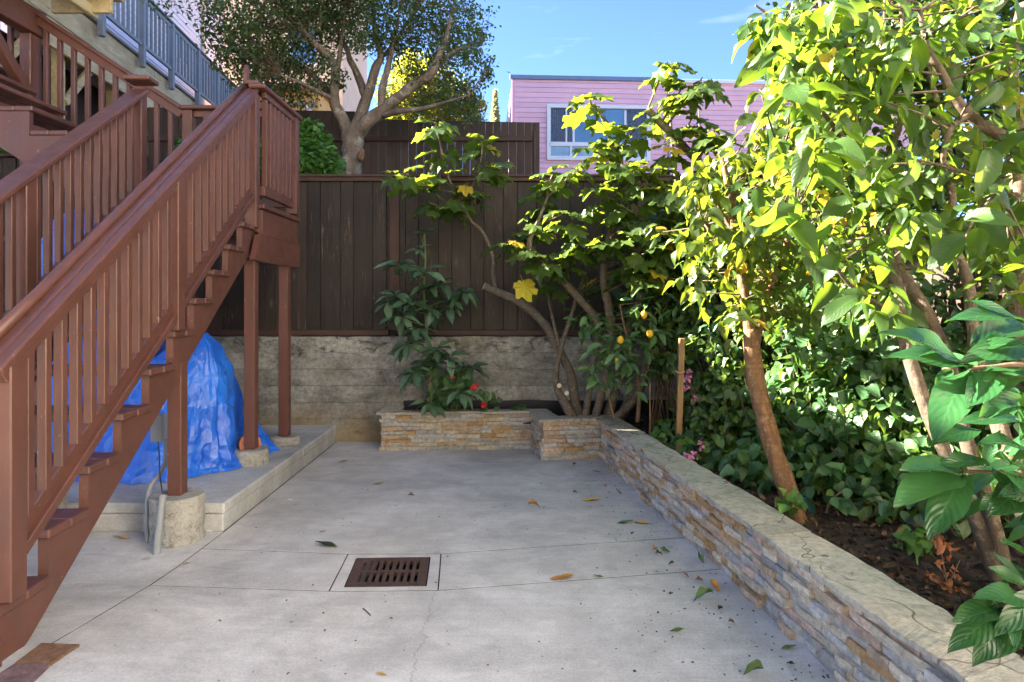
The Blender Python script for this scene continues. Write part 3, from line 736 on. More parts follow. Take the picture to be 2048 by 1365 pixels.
# landing back rail and the upper flight that climbs to the left
BY = 5.93
MB().beam((-2.03, BY, 3.185), (-3.0, BY, 3.185), .13, .036, .009).build('handrail', RED, st)
MB().beam((-2.03, BY, 3.135), (-2.90, BY, 3.135), .036, .06, .004).build('sub_rail', RED, st)
MB().beam((-2.03, BY, 2.32), (-2.90, BY, 2.32), .038, .075, .004).build('bottom_rail', RED, st)
MB().cbox((-2.945, BY, 2.66), (.045, .045, .505), .005).build('newel_post', RED, st)
for i in range(1, 8): MB().cbox((-2.03-.87*i/8, BY, 2.73), (.019, .019, .38), .003).build('baluster', RED, st)
def uz(x): return 3.185+.655*(-3.0-x)
upn = Vector((.655, 0, 1)).normalized()
for (xa, xb) in ((-3.0, -4.32), (-4.46, -5.7)):
    MB().beam((xa, BY, uz(xa)), (xb, BY, uz(xb)), .13, .036, .009, up=upn).build('handrail', RED, st)
    MB().beam((xa, BY-.02, uz(xa)-.06), (xb, BY-.02, uz(xb)-.06), .036, .075, .004, up=upn).build('sub_rail', RED, st)
    MB().beam((xa, BY-.01, uz(xa)-.86), (xb, BY-.01, uz(xb)-.86), .038, .09, .004, up=upn).build('bottom_rail', RED, st)
    MB().beam((xa, BY+.03, uz(xa)-.93), (xb, BY+.03, uz(xb)-.93), .038, .05, .004, up=upn).build('bottom_trim', RED, st)
    x = xa-.11
    while x > xb+.03:
        MB().cbox((x, BY-.005, uz(x)-.46), (.019, .019, .39), .003).build('baluster', RED, st); x -= .126
MB().cbox((-4.39, BY, 1.92), (.050, .075, 1.93), .006).build('tall_post', RED, st)
MB().beam((-4.37, BY+.09, 3.97), (-4.37, 3.2, 3.97), .13, .235, .008).build('beam', RED, st)
MB().beam((-4.37, BY-.07, 3.30), (-4.37, BY-.66, 3.86), .09, .09, .006).build('brace', RED, st)
for j in range(4): MB().beam((-4.28, 6.05-.38*j, 4.18), (-3.72, 6.05-.38*j, 4.18), .04, .14, .004).build('joist', PINEX, st)
MB().beam((-3.92, 4.6, 4.14), (-3.92, 6.12, 4.14), .05, .10, .004).build('joist', PINEX, st)
MB().cbox((-4.0, 5.35, 4.275), (.33, .80, .018), .003).build('deck_board', PINEX, st)
for k in range(1, 12):
    z = LZ+RISE*k; x1 = LX0-.03-.272*(k-1)
    for (a, b_) in ((.0, .141), (.145, .288)):
        MB().cbox((x1-(a+b_)/2, (5.07+5.88)/2, z-.019), ((b_-a)/2, .405, .019), .006).build('tread_board', RED, st)
for y in (5.085, 5.82):
    poly = []
    for k in range(1, 12):
        z = LZ+RISE*k-.0385; x1 = LX0-.06-.272*(k-1); poly += [(x1, z-RISE), (x1, z)]
    xe = LX0-.06-.272*11
    poly += [(xe, LZ+RISE*11-.04), (xe, LZ+RISE*11-.42), (LX0-.06, LZ-.22)]
    MB().prism([(a, y, z) for a, z in poly], (0, .042, 0)).build('stringer', RED, st)
# support posts
SP = [((-2.007, 3.90), .27, 1.06), ((-2.86, 3.92), .27, 1.06), ((-2.022, 5.04), PZ+.115, 1.745), ((-2.00, 5.72), PZ+.075, 1.745), ((-2.84, 5.72), PZ+.075, 2.0), ((-2.84, 5.04), PZ+.115, 1.9)]
for (x, y), lo, hi in SP: MB().cbox((x, y, (lo+hi)/2), (.0415, .042, (hi-lo)/2), .005).build('support_post', RED, st)
# ---- round concrete piers
LAB = ['tall rough round concrete pier under the nearest stair post beside the grey pipe', 'rough concrete pier half hidden behind the lowest treads',
       'low round concrete pier under the thicker landing post on the platform', 'smallest low concrete pier under the rear landing post near the wall',
       'low concrete pier hidden under the rear of the landing beside the tarp', 'low concrete pier behind the blue tarp under the landing']
for i, (((x, y), top, hi), lab) in enumerate(zip(SP, LAB)):
    if i >= 4: continue
    r = .15 if i < 2 else .13; z0 = -.02 if i < 2 else PZ-.01; m = MB(); pts = []; rad = []
    nz_ = 9; 
    for k in range(nz_): pts.append((x, y, z0+(top-z0)*k/(nz_-1))); rad.append(r*(1.0+.02*math.sin(k*2+i)))
    rad[-1] *= .955; pts[-2] = (x, y, top-.012)
    m.tube(pts, rad, 36, True, .05); o = m.build('concrete_pier', PIER, None, (x, y, max(0, z0)), smooth=False)
    tag(o, lab, 'pier', 'round concrete piers under the stairs')
# flagstones at the foot of the stairs
for poly, mt, lab in (([(83, 1286), (159, 1289), (101, 1331), (30, 1331)], TILE, 'brown flagstone set at the foot of the stairs'),
                      ([(28, 1333), (99, 1333), (60, 1372), (-30, 1372)], TILE2, 'purplish flagstone in the bottom left corner beside the brown one')):
    pts = [G(a, b_, .082) for a, b_ in poly]
    cx = sum((p for p in pts), Vector())/4
    zc = max(gz(p.x, p.y) for p in pts)
    pts = [Vector((p.x, p.y, gz(p.x, p.y)+.007)) for p in pts]
    o = MB().prism([p-Vector((0, 0, .03)) for p in pts], (0, 0, .03)).build('flagstone', mt, None); tag(o, lab, 'paving stone')

# ================================================================== DRAIN
dg = thing('drain_grate', (-.65, 3.42, 0), 'square rusty brown iron drain grate with two rows of slots in the patio', 'drain grate')
c = [Vector((*q, 0)) for q in (gBL, gBR, gTR, gTL)]
def bil(u, v): return (c[0]*(1-u)+c[1]*u)*(1-v)+(c[3]*(1-u)+c[2]*u)*v
def gbox(u0, u1, v0, v1, z0, z1, name):
    p = [bil(u0, v0), bil(u1, v0), bil(u1, v1), bil(u0, v1)]
    MB().hull([q+Vector((0, 0, z0)) for q in p]+[q+Vector((0, 0, z1)) for q in p], [(0, 1, 2, 3), (4, 5, 6, 7), (0, 1, 5, 4), (1, 2, 6, 5), (2, 3, 7, 6), (3, 0, 4, 7)]).build(name, RUST, dg)
e = .008
gbox(e, .10, e, 1-e, -.02, .003, 'side_bar'); gbox(.90, 1-e, e, 1-e, -.02, .003, 'side_bar')
gbox(.1, .9, e, .13, -.02, .003, 'end_bar'); gbox(.1, .9, .87, 1-e, -.02, .003, 'end_bar'); gbox(.1, .9, .465, .535, -.02, .003, 'middle_bar')
for r0, r1 in ((.13, .465), (.535, .87)):
    g = .8/9.0
    for i in range(10):
        a = .1+g*(i-.5)+g*.20; b_ = .1+g*(i+.5)-g*.20
        a = max(a+.0, .1) ; gbox(max(.1, .1+g*i-g*.26), min(.9, .1+g*i+g*.26), r0, r1, -.02, .0028, 'slot_bar')
m = MB(); q = [bil(*p)+Vector((0, 0, 0)) for p in ((0, 0), (1, 0), (1, 1), (0, 1))]
m.add([p+Vector((0, 0, -.005)) for p in q]+[p+Vector((0, 0, -.11)) for p in q], [(4, 5, 6, 7), (0, 4, 7, 3), (1, 2, 6, 5), (0, 1, 5, 4), (2, 3, 7, 6)]); m.build('pit', DARK, dg)

# ================================================================== STONE PLANTER
pw = thing('stone_planter', (.6, 4.5, 0), 'low planter wall faced with split ledgestone under a flagstone cap', 'planter')
pA0, pA1 = Vector((-1.245, 6.215, 0)), Vector((.20, 6.31, 0)); pB = Vector((.279, 5.84, 0)); pC = Vector((.806, 5.917, 0)); pD = Vector((wall_x(.6), .6, 0))
PH = .345
def face(a, b_, n_out, stones, first=True):
    d = (b_-a); ln = d.length; d.normalize(); R = Matrix((d, -n_out, UP)).transposed()
    rows = 9; h = PH/rows
    for r in range(rows):
        x = 0.0; k = 0
        hh = h
        while x < ln-.001:
            w = random.choice((.10, .14, .17, .20, .25))*random.uniform(.85, 1.15)
            if ln-x-w < .06: w = ln-x
            stones.append((a+d*(x+w/2)+UP*(h*(r+.5)), w, hh, R, n_out)); x += w
    return
stones = []
nA = Vector((pA1.y-pA0.y, -(pA1.x-pA0.x), 0)).normalized()
for a, b_ in ((pA0, pA1), (pA1, pB), (pB, pC), (pC, pD)):
    n = Vector(((b_-a).y, -(b_-a).x, 0)).normalized(); 
    if a is pA1: n = Vector((-1, -.17, 0)).normalized()
    if a is pC: n = Vector((-1, -.1224, 0)).normalized()
    face(a, b_, n, stones)
face(Vector((-1.245, 6.60, 0)), pA0, Vector((-1, 0, 0)), stones)
stones.sort(key=lambda s_: s_[0].length)
rest = {}
def stone_geo(m, c, w, h, R, n_out):
    pr = random.choice((.003, .006, .012, .020, .030)); nx = 3; dep = .03
    vs = []; g = .0012
    prof = [random.uniform(-.004, .004) for _ in range((nx+1)*2)]
    for i in range(nx+1):
        u = -w/2+g+(w-2*g)*i/nx
        if 0 < i < nx: u += random.uniform(-.2, .2)*w/nx
        ed = .003 if i in (0, nx) else 0
        for j, (zz, b0) in enumerate(((-h/2+g, .0025), (random.uniform(-.1, .1)*h, 0), (h/2-g, .0025))):
            f_ = -(pr+prof[i*2 % len(prof)]+random.uniform(-.002, .003)-ed-b0)
            vs.append(Vector((u+(0), f_, zz)))
    B = len(vs)
    for i in range(nx+1):
        for j in (0, 2): v = vs[i*3+j].copy(); v.y = dep; vs.append(v)
    fs = []
    for i in range(nx):
        for j in (0, 1): fs.append((i*3+j, (i+1)*3+j, (i+1)*3+j+1, i*3+j+1))
        fs.append((B+i*2, B+(i+1)*2, (i+1)*3, i*3)); fs.append((i*3+2, (i+1)*3+2, B+(i+1)*2+1, B+i*2+1))
    fs.append((0, 1, 2, B+1, B)); fs.append((nx*3+2, nx*3+1, nx*3, B+nx*2, B+nx*2+1))
    m.add([c+R@v for v in vs], fs)
for i, (c_, w, h, R, n) in enumerate(stones):
    mt = random.choices(range(6), STONEW)[0]
    if i < 298: m = MB(); stone_geo(m, c_, w, h, R, n); m.build('stone', STONES[mt], pw)
    else:
        m = rest.setdefault('m', [MB(), []]); k0 = len(m[0].f); stone_geo(m[0], c_, w, h, R, n); m[1] += [mt]*(len(m[0].f)-k0)
if rest:
    o = rest['m'][0].build('stone_facing', STONES, pw, kind='stuff')
    o.data.polygons.foreach_set('material_index', rest['m'][1])
CAPM = None
def capmat():
    m, t, b = nodes('flagstone_cap'); v = coord(t, world_=True)
    n = noise_(t, v, 2.4, 6, .65, 1.6); col = ramp(t, n, [(.30, (.24, .24, .19)), (.46, (.39, .385, .33)), (.60, (.48, .44, .37)), (.74, (.53, .525, .475))])
    n2 = noise_(t, v, 30, 5, .75); col = mixc(t, .7, col, ramp(t, n2, [(.34, .5), (.66, 1.25)]), 'MULTIPLY')
    vd = N(t, 'ShaderNodeTexVoronoi', feature='DISTANCE_TO_EDGE'); vd.inputs['Scale'].default_value = 3.0
    wv = mixc(t, .22, v, noise_col(t, v, 5)); t.links.new(wv, vd.inputs['Vector'])
    msk = ramp(t, noise_(t, v, 4, 3), [(.44, 0.), (.52, .85)])
    col = mixc(t, math_(t, 'MULTIPLY', ramp(t, vd.outputs['Distance'], [(.004, 1.), (.014, 0.)]), msk), col, (.06, .055, .045))
    col = mixc(t, 1., col, ramp(t, rndval(t), [(0, .84), (1, 1.12)]), 'MULTIPLY')
    gr = ramp(t, noise_(t, v, 1.6, 3), [(.5, 0.), (.7, .35)]); col = mixc(t, gr, col, (.36, .28, .23))
    t.links.new(col, b.inputs['Base Color']); b.inputs['Roughness'].default_value = .75
    st_ = N(t, 'ShaderNodeTexVoronoi'); st_.inputs['Scale'].default_value = 5; st_.inputs['Randomness'].default_value = 1; t.links.new(wv, st_.inputs['Vector'])
    pr = bump(t, b, st_.outputs['Color'], .35, .01); pr = bump(t, b, n, .9, .03, pr); bump(t, b, n2, .8, .008, pr); return m
def noise_col(t, v, s):
    n = N(t, 'ShaderNodeTexNoise'); n.inputs['Scale'].default_value = s; t.links.new(v, n.inputs['Vector']); return n.outputs[1]
CAPM = capmat()
def cap_run(f0, f1, b0, b1, n, e0=0, e1=0):
    """cap pieces between front edge f0-f1 and back edge b0-b1"""
    ts = [0]+[(i+random.uniform(-.18, .18))/n for i in range(1, n)]+[1]
    skew = [0]+[random.uniform(-.05, .05)/max(1, n)*3 for _ in range(1, n)]+[0]
    for i in range(n):
        q = []; K = 8; t0, t1 = ts[i], ts[i+1]; lift = random.uniform(-.003, .003)
        fr = [f0.lerp(f1, t0+(t1-t0)*k/K) for k in range(K+1)]; bk = [b0.lerp(b1, t0+skew[i]+(t1+skew[i+1]-t0-skew[i])*k/K) for k in range(K+1)]
        d = (f1-f0).normalized()
        out = (f0-b0); out = (out-d*out.dot(d)).normalized()
        fr = [p+out*random.uniform(-.008, .010) for p in fr]; bk = [p-out*random.uniform(-.006, .012) for p in bk]
        fr[0] += d*.0015; fr[-1] -= d*.0015; bk[0] += d*.0015; bk[-1] -= d*.0015
        poly = [Vector((p.x, p.y, PH+.002)) for p in fr]+[Vector((p.x, p.y, PH+.002)) for p in reversed(bk)]
        MB().prism(poly, (0, 0, .023+lift)).build('cap_stone', CAPM, pw)
ov = .035
Dd = (pD-pC).normalized(); On = Vector((-1, -.1224, 0)).normalized()
cC = pC+On*ov+Vector((0, -ov, 0)); cB = pB+Vector((-ov, -ov-.005, 0)); cA1 = pA1+Vector((-ov, -ov, 0)); cA0 = pA0+Vector((-ov, -ov, 0))
iC = Vector((.95, 6.08, 0)); iB = Vector((.43, 6.0, 0)); iA1 = Vector((.34, 6.42, 0)); iA0 = Vector((-1.09, 6.335, 0))
cap_run(cC, pD+On*ov, iC, Vector((wall_x(.6)+.235, .6, 0)), 9)
cap_run(cB, cC, iB, iC, 1); cap_run(cA1, cB, iA1, iB, 1); cap_run(cA0, cA1, iA0, iA1, 3)
cap_run(Vector((-1.28, 6.61, 0)), cA0, Vector((-1.10, 6.61, 0)), iA0+Vector((-.004, .004, 0)), 1)
# block core and inner faces behind the veneer
m = MB(); CR = [(pA0+Vector((.03, .03, 0)), pA1+Vector((.03, .03, 0)), iA0, iA1), (pA1+Vector((.03, .0, 0)), pB+Vector((.03, .035, 0)), iA1, iB), (pB+Vector((.03, .035, 0)), pC+Vector((.035, .03, 0)), iB, iC),
    (pC+Vector((.035, .03, 0)), pD+Vector((.03, 0, 0)), iC, Vector((wall_x(.6)+.22, .6, 0)))]
for a, b_, p, q in CR: m.prism([a, b_, q-(q-b_).normalized()*.01, p-(p-a).normalized()*.01], (0, 0, PH-.004))
m.prism([(-1.215, 6.24, 0), (-1.11, 6.24, 0), (-1.11, 6.61, 0), (-1.215, 6.61, 0)], (0, 0, PH-.006))
m.build('block_core', PIER, pw)
# soil
m = MB(); 
gx = np.linspace(0, 1, 60); gy = np.linspace(0, 1, 150); vs = []
for v in gy:
    Y = .6+(WY-.02-.6)*v
    for u in gx:
        x0 = wall_x(Y)+.10 if Y < 5.95 else (.4 if Y < 6.3 else -1.1); x1 = rfx(Y)+.4
        X = x0+(x1-x0)*u
        vs.append((X, Y, .255+.035*noise.noise(Vector((X*3, Y*3, 0)))+.03*noise.noise(Vector((X*14, Y*14, 1)))+.012*noise.noise(Vector((X*40, Y*40, 1)))))
n = len(gx)
m.add(vs, [(j*n+i, j*n+i+1, (j+1)*n+i+1, (j+1)*n+i) for j in range(len(gy)-1) for i in range(n-1)])
o = m.build('planting_soil', SOIL, None, (0, 0, 0), smooth=True); tag(o, kind='structure')
# dark liner
o = thing('plastic_liner', (.4, 6.55, .25), 'black plastic liner standing along the foot of the concrete wall in the planter', 'liner')
for i, (a, b_) in enumerate(((( -1.10, 6.600), (.7, 6.600)), ((.7, 6.600), (2.5, 6.600)))):
    m = MB(); vs = []; K = 40
    for k in range(K+1):
        t_ = k/K; x = a[0]+(b_[0]-a[0])*t_; w_ = .010*noise.noise(Vector((x*4, 0, 0)))
        vs += [(x, 6.592+w_, .2), (x, 6.588+w_, .425+.012*noise.noise(Vector((x*3, 5, 0)))), (x, 6.606, .425+.012*noise.noise(Vector((x*3, 5, 0)))), (x, 6.606, .2)]
    m.add(vs, [(4*k+j, 4*k+4+j, 4*k+5+j, 4*k+1+j) for k in range(K) for j in range(3)]); m.build('liner_sheet', LINER, o)
m = MB(); vs = []; K = 60
for k in range(K+1):
    y = 2.0+4.5*k/K; x = rfx(y)-.13+.02*noise.noise(Vector((y*3, 0, 4)))
    vs += [(x, y, .2), (x-.005, y, .52+.02*noise.noise(Vector((y*3, 7, 0)))), (x+.01, y, .52), (x+.01, y, .2)]
m.add(vs, [(4*k+j, 4*k+1+j, 4*k+5+j, 4*k+4+j) for k in range(K) for j in range(3)]); m.build('liner_sheet', LINER, o)

# ================================================================== TARP HEAP, PIPES
def tarp_mat():
    m, t, b = nodes('blue_tarpaulin'); v = coord(t, rnd=False)
    n = noise_(t, v, 3, 5, .6, .8); col = ramp(t, n, [(.3, (.006, .08, .52)), (.7, (.022, .18, .80))])
    wr = N(t, 'ShaderNodeTexVoronoi', feature='DISTANCE_TO_EDGE'); wr.inputs['Scale'].default_value = 3.6
    vv = mixc(t, .25, v, noise_col(t, v, 2.5)); t.links.new(vv, wr.inputs['Vector'])
    col = mixc(t, ramp(t, wr.outputs['Distance'], [(.0, .25), (.02, 0.)]), col, (.10, .34, .88))
    t.links.new(col, b.inputs['Base Color']); b.inputs['Roughness'].default_value = .30; b.inputs['Specular IOR Level'].default_value = .6
    cr = ramp(t, wr.outputs['Distance'], [(.0, 1.), (.09, 0.)])
    pr = bump(t, b, cr, .35, .012); pr = bump(t, b, noise_(t, coord(t, (9, 9, 2), rnd=False), 1.0, 6, .7, 1.8), .35, .03, pr)
    bump(t, b, noise_(t, v, 32, 4, .6), .15, .004, pr); return m
TARP = tarp_mat()
tp_ = thing('tarp_heap', (-2.75, 5.3, PZ), 'crumpled blue tarpaulin draped over a stored heap under the stairs', 'tarp')
def heap(name, cx, cy, rx, ry, h, ridge, seed, zb=PZ, pw_=.55):
    m = MB(); NT, NH = 84, 30; vs = []
    for j in range(NH+1):
        t_ = j/NH
        for i in range(NT):
            a = 2*PI*i/NT; ca, sa = math.cos(a), math.sin(a)
            rr = (1-t_)**pw_
            fold = (1-t_)*(.075*noise.noise(Vector((ca*2.6+seed, sa*2.6, t_*.7)))+.040*abs(noise.noise(Vector((ca*7, sa*7+seed, t_*1.2))))+.018*noise.noise(Vector((ca*15, sa*15, t_*2+seed))))
            if t_ < .12: rr += .05*(1-t_/.12)*(1+noise.noise(Vector((ca*5, sa*5, seed+3))))
            fold -= (1-t_*.6)*.030*(1-abs(noise.noise(Vector((ca*4.5+seed, sa*4.5, t_*2.2+seed*2))))*2.2)**3
            fold += .012*(1-min(1, abs(noise.noise(Vector((ca*9, sa*9+seed, t_*7))))*5))
            k = rr*(1+fold*2.2)
            sx = math.copysign(abs(ca)**.75, ca); sy = math.copysign(abs(sa)**.75, sa)
            x = cx+rx*k*sx+ridge[0]*t_; y = cy+ry*k*sy+ridge[1]*t_
            z = zb+.004+h*t_*(1+.10*noise.noise(Vector((x*2.2, y*2.2, seed))))
            d = 1.3*noise.noise(Vector((x*6, y*6, z*4+seed))); d2 = noise.noise(Vector((x*15, y*15, z*8+seed)))
            x += .030*d*ca+.010*d2; y += .030*d*sa+.010*d2
            vs.append((x, y, max(zb+.004, z)))
    fs = []
    for j in range(NH):
        for i in range(NT):
            a, b_, c_, d_ = j*NT+i, j*NT+(i+1) % NT, (j+1)*NT+(i+1) % NT, (j+1)*NT+i
            fs += [(a, b_, c_), (a, c_, d_)] if random.random() < .5 else [(a, b_, d_), (b_, c_, d_)]
    m.add(vs, fs); m.smooth = False; return m.build(name, TARP, tp_)
heap('tarpaulin', -2.78, 5.10, .64, .58, 1.02, (.34, -.05), 1.3, pw_=.62)
heap('tarpaulin', -3.55, 5.45, .75, .75, 1.95, (.1, .1), 5.1, pw_=.30)
heap('tarp_corner', -2.26, 5.0, .20, .24, .36, (-.1, .1), 8.3, pw_=.6)
heap('tarp_corner', -2.14, 5.42, .16, .16, .26, (-.05, .05), 2.3, pw_=.6)
g = G(150, 968, PZ); 
m = MB()
for k in range(16):
    a0, a1 = 2*PI*k/16, 2*PI*(k+1)/16
gy_ = 4.50; gx_ = -3.03
pts = [Vector((gx_+.012*math.cos(2*PI*k/16), gy_-.01, PZ+.05+.012*math.sin(2*PI*k/16))) for k in range(17)]
m = MB().tube(pts, .0035, 6, False); m.build('grommet', WHITE, tp_)
# terracotta pot lying behind the tarp
TERR = m_plain('terracotta_clay', (.36, .13, .07), .75, var=.2)
o = MB(); ax = Vector((.55, -.6, .12)).normalized(); p0 = Vector((-2.16, 5.18, PZ+.12))
o.tube([p0, p0+ax*.03, p0+ax*.16, p0+ax*.163, p0+ax*.20, p0+ax*.20, p0+ax*.05], [.05, .055, .07, .08, .083, .07, .05], 24); o.smooth = False
o = o.build('terracotta_pot', TERR, None, (p0.x, p0.y, PZ)); tag(o, 'terracotta pot poking out between the blue tarp and the landing post', 'flower pot')
# electrics
eb = thing('junction_box', P(320, 880, 4.12), 'grey electrical box with a cable and conduit behind the support post of the stairs', 'electrical box')
c0 = P(319, 855, 4.12); MB().cbox(c0, (.035, .03, .085), .006).build('box', GREYPVC, eb)
MB().cbox(c0+Vector((0, -.034, 0)), (.037, .006, .088), .004).build('lid', GREYPVC, eb)
pts = spline([P(331, 880, 4.08), P(331, 925, 4.03), P(318, 950, 3.98), P(300, 975, 3.93), P(294, 1010, 3.88), P(294, 1050, 3.86), G(295, 1085)+Vector((0, 0, -.01))], 5)
m = MB().tube(pts, .0135, 12); m.smooth = True; m.build('conduit', GREYPVC, eb)
q = P(294, 1045, 3.86); m = MB().tube([q+Vector((0, 0, .05)), q+Vector((0, 0, .045)), q+Vector((0, 0, -.05)), q+Vector((0, 0, -.055))], [.0145, .019, .019, .0145], 14); m.build('coupling', GREYPVC, eb)
pts = spline([c0+Vector((0, -.02, -.08)), P(318, 905, 3.98), P(320, 950, 3.84), P(325, 988, 3.76), P(325.5, 996, 3.76)], 6)
m = MB().tube(pts, .0035, 6); m.build('cable', BLACKR, eb)
pb = G(313, 1108); pt = P(325.5, 990, 3.76); m = MB(); dd = (pt-pb).normalized()
m.tube([pb-dd*.02, pt, pt-dd*.001, pt-dd*.04], [.0195, .0195, .0165, .0165], 18, False); o = m.build('plastic_pipe', GREYPVC, None, pb); tag(o, 'leaning grey plastic pipe stub rising from the slab with a cable in it', 'pipe')
# ================================================================== VEGETATION
def blade(wf, n=5, across=2, fold=.25, droop=.25, wave=.04, ph=0.0, ls=1.0):
    V = []; Fc = []; UV = []
    for j in range(n+1):
        v = j/n; w = max(.0025, wf(v))
        for i in range(across*2+1):
            u = i/across-1
            V.append((u*w, v*ls, fold*abs(u)*w-droop*v*v+wave*math.sin(v*9+ph+u*1.7)*abs(u)))
            UV.append((u, v))
    m_ = across*2+1
    for j in range(n):
        for i in range(m_-1): Fc.append((j*m_+i, j*m_+i+1, (j+1)*m_+i+1, (j+1)*m_+i))
    return np.array(V, float), Fc, np.array(UV, float)
def w_ell(a, pk=.5): return lambda v: a*math.sin(PI*v**(math.log(.5)/math.log(pk)))**.85 if 0 < v < 1 else .003
def w_heart(a): return lambda v: a*(math.sin(PI*min(1, (v*.86+.14))**.62))**.8*(1 if v > .001 else .55)
def fig_leaf(ph=0.0, curl=.22, k=36):
    key = [(0, .72), (13, .69), (25, .43), (36, .57), (48, .64), (60, .57), (74, .41), (90, .46), (115, .48), (150, .38), (180, .27)]
    V = [(0, .28, .0)]; UV = [(0, .28)]; Fc = []
    for i in range(k):
        a = -180+360*i/k; aa = abs(a)
        for (a0, r0), (a1, r1) in zip(key, key[1:]):
            if a0 <= aa <= a1:
                t_ = (aa-a0)/(a1-a0); t_ = t_*t_*(3-2*t_); r = r0+(r1-r0)*t_; break
        r *= 1+.06*math.sin(i*2.3+ph)
        x = r*math.sin(math.radians(a)); y = .28+r*math.cos(math.radians(a))
        V.append((x, y, -curl*(r*r)*(1.1+.5*math.sin(ph+i*.9))+.05*math.sin(i*1.7+ph))); UV.append((x, y))
    for i in range(k): Fc.append((0, 1+(i+1) % k, 1+i))
    V = V+[(-.008, -.30, -.02), (.008, -.30, -.02), (.008, .28, .002), (-.008, .28, .002)]; UV = UV+[(0, 0)]*4
    Fc.append((k+1, k+2, k+3, k+4)); return np.array(V, float), Fc, np.array(UV, float)
def round_leaf(ph=0, k=18):
    V = [(0, .45, -.06)]; UV = [(0, .45)]; Fc = []
    for i in range(k):
        a = -PI+2*PI*(i+.5)/k; r = .5*(1+.07*math.cos(a*9))*(1-.5*max(0, (abs(a)-2.7)/.44))
        V.append((r*math.sin(a), .45+r*math.cos(a), .05*math.sin(a*3+ph))); UV.append((r*math.sin(a)*2, .45+r*math.cos(a)))
    for i in range(k-1): Fc.append((0, 2+i, 1+i))
    return np.array(V, float), Fc, np.array(UV, float)
def variants(f, n=4): return [f(i) for i in range(n)]
T_FIG = variants(lambda i: fig_leaf(i*1.9, (.15, .35, .55, .25)[i]))
T_OVATE = variants(lambda i: blade(w_ell(.27, .42), 5, 2, (.2, .45, .1, .6)[i], (.25, .5, .1, .35)[i], .05, i*2))
T_BIG = variants(lambda i: blade(w_ell(.26, .46), 8, 2, (.25, .55, .12, .4)[i], (.35, .6, .12, .28)[i], .035, i*2.6))
T_GLOSS = variants(lambda i: blade(w_ell(.17, .48), 8, 2, (.35, .2, .5, .3)[i], (.12, .25, .05, .4)[i], .03, i*2.1))
T_AVO = variants(lambda i: blade(w_ell(.19, .52), 6, 2, (.35, .5, .25, .6)[i], (.3, .15, .5, .4)[i], .03, i*2.1))
T_HEART = variants(lambda i: blade(w_heart(.40), 5, 2, (.2, .5, .35, .1)[i], (.2, .45, .3, .1)[i], .06, i*2.4))
T_LIT = variants(lambda i: blade(w_ell(.30, .5), 3, 1, (.3, .6, .2, .8)[i], (.2, .5, .1, .4)[i], .0, i))
T_ROUND = variants(lambda i: round_leaf(i))
T_CURL = variants(lambda i: blade(w_ell(.24, .5), 6, 2, (1.2, .9, 1.5, .7)[i], (.5, -.6, .3, -.3)[i], .12, i*2.1))
def leaf_datablock(name, tpl, mat, tint=0.0):
    V, Fc, UV = tpl; me = bpy.data.meshes.new(name); me.from_pydata([tuple(v) for v in V], [], Fc); me.materials.append(mat)
    uv = me.uv_layers.new(name='leaf'); li = np.empty(len(me.loops), np.int32); me.loops.foreach_get('vertex_index', li)
    uv.data.foreach_set('uv', UV[li].ravel()); a = me.attributes.new('tint', 'FLOAT', 'FACE'); a.data.foreach_set('value', np.full(len(Fc), tint, np.float32))
    me.polygons.foreach_set('use_smooth', [True]*len(Fc)); me.update(); return me
def frame_of(d, n):
    d = d.normalized(); z = n-d*n.dot(d)
    if z.length < 1e-3: z = d.orthogonal()
    z.normalize(); x = d.cross(z); return x, d, z
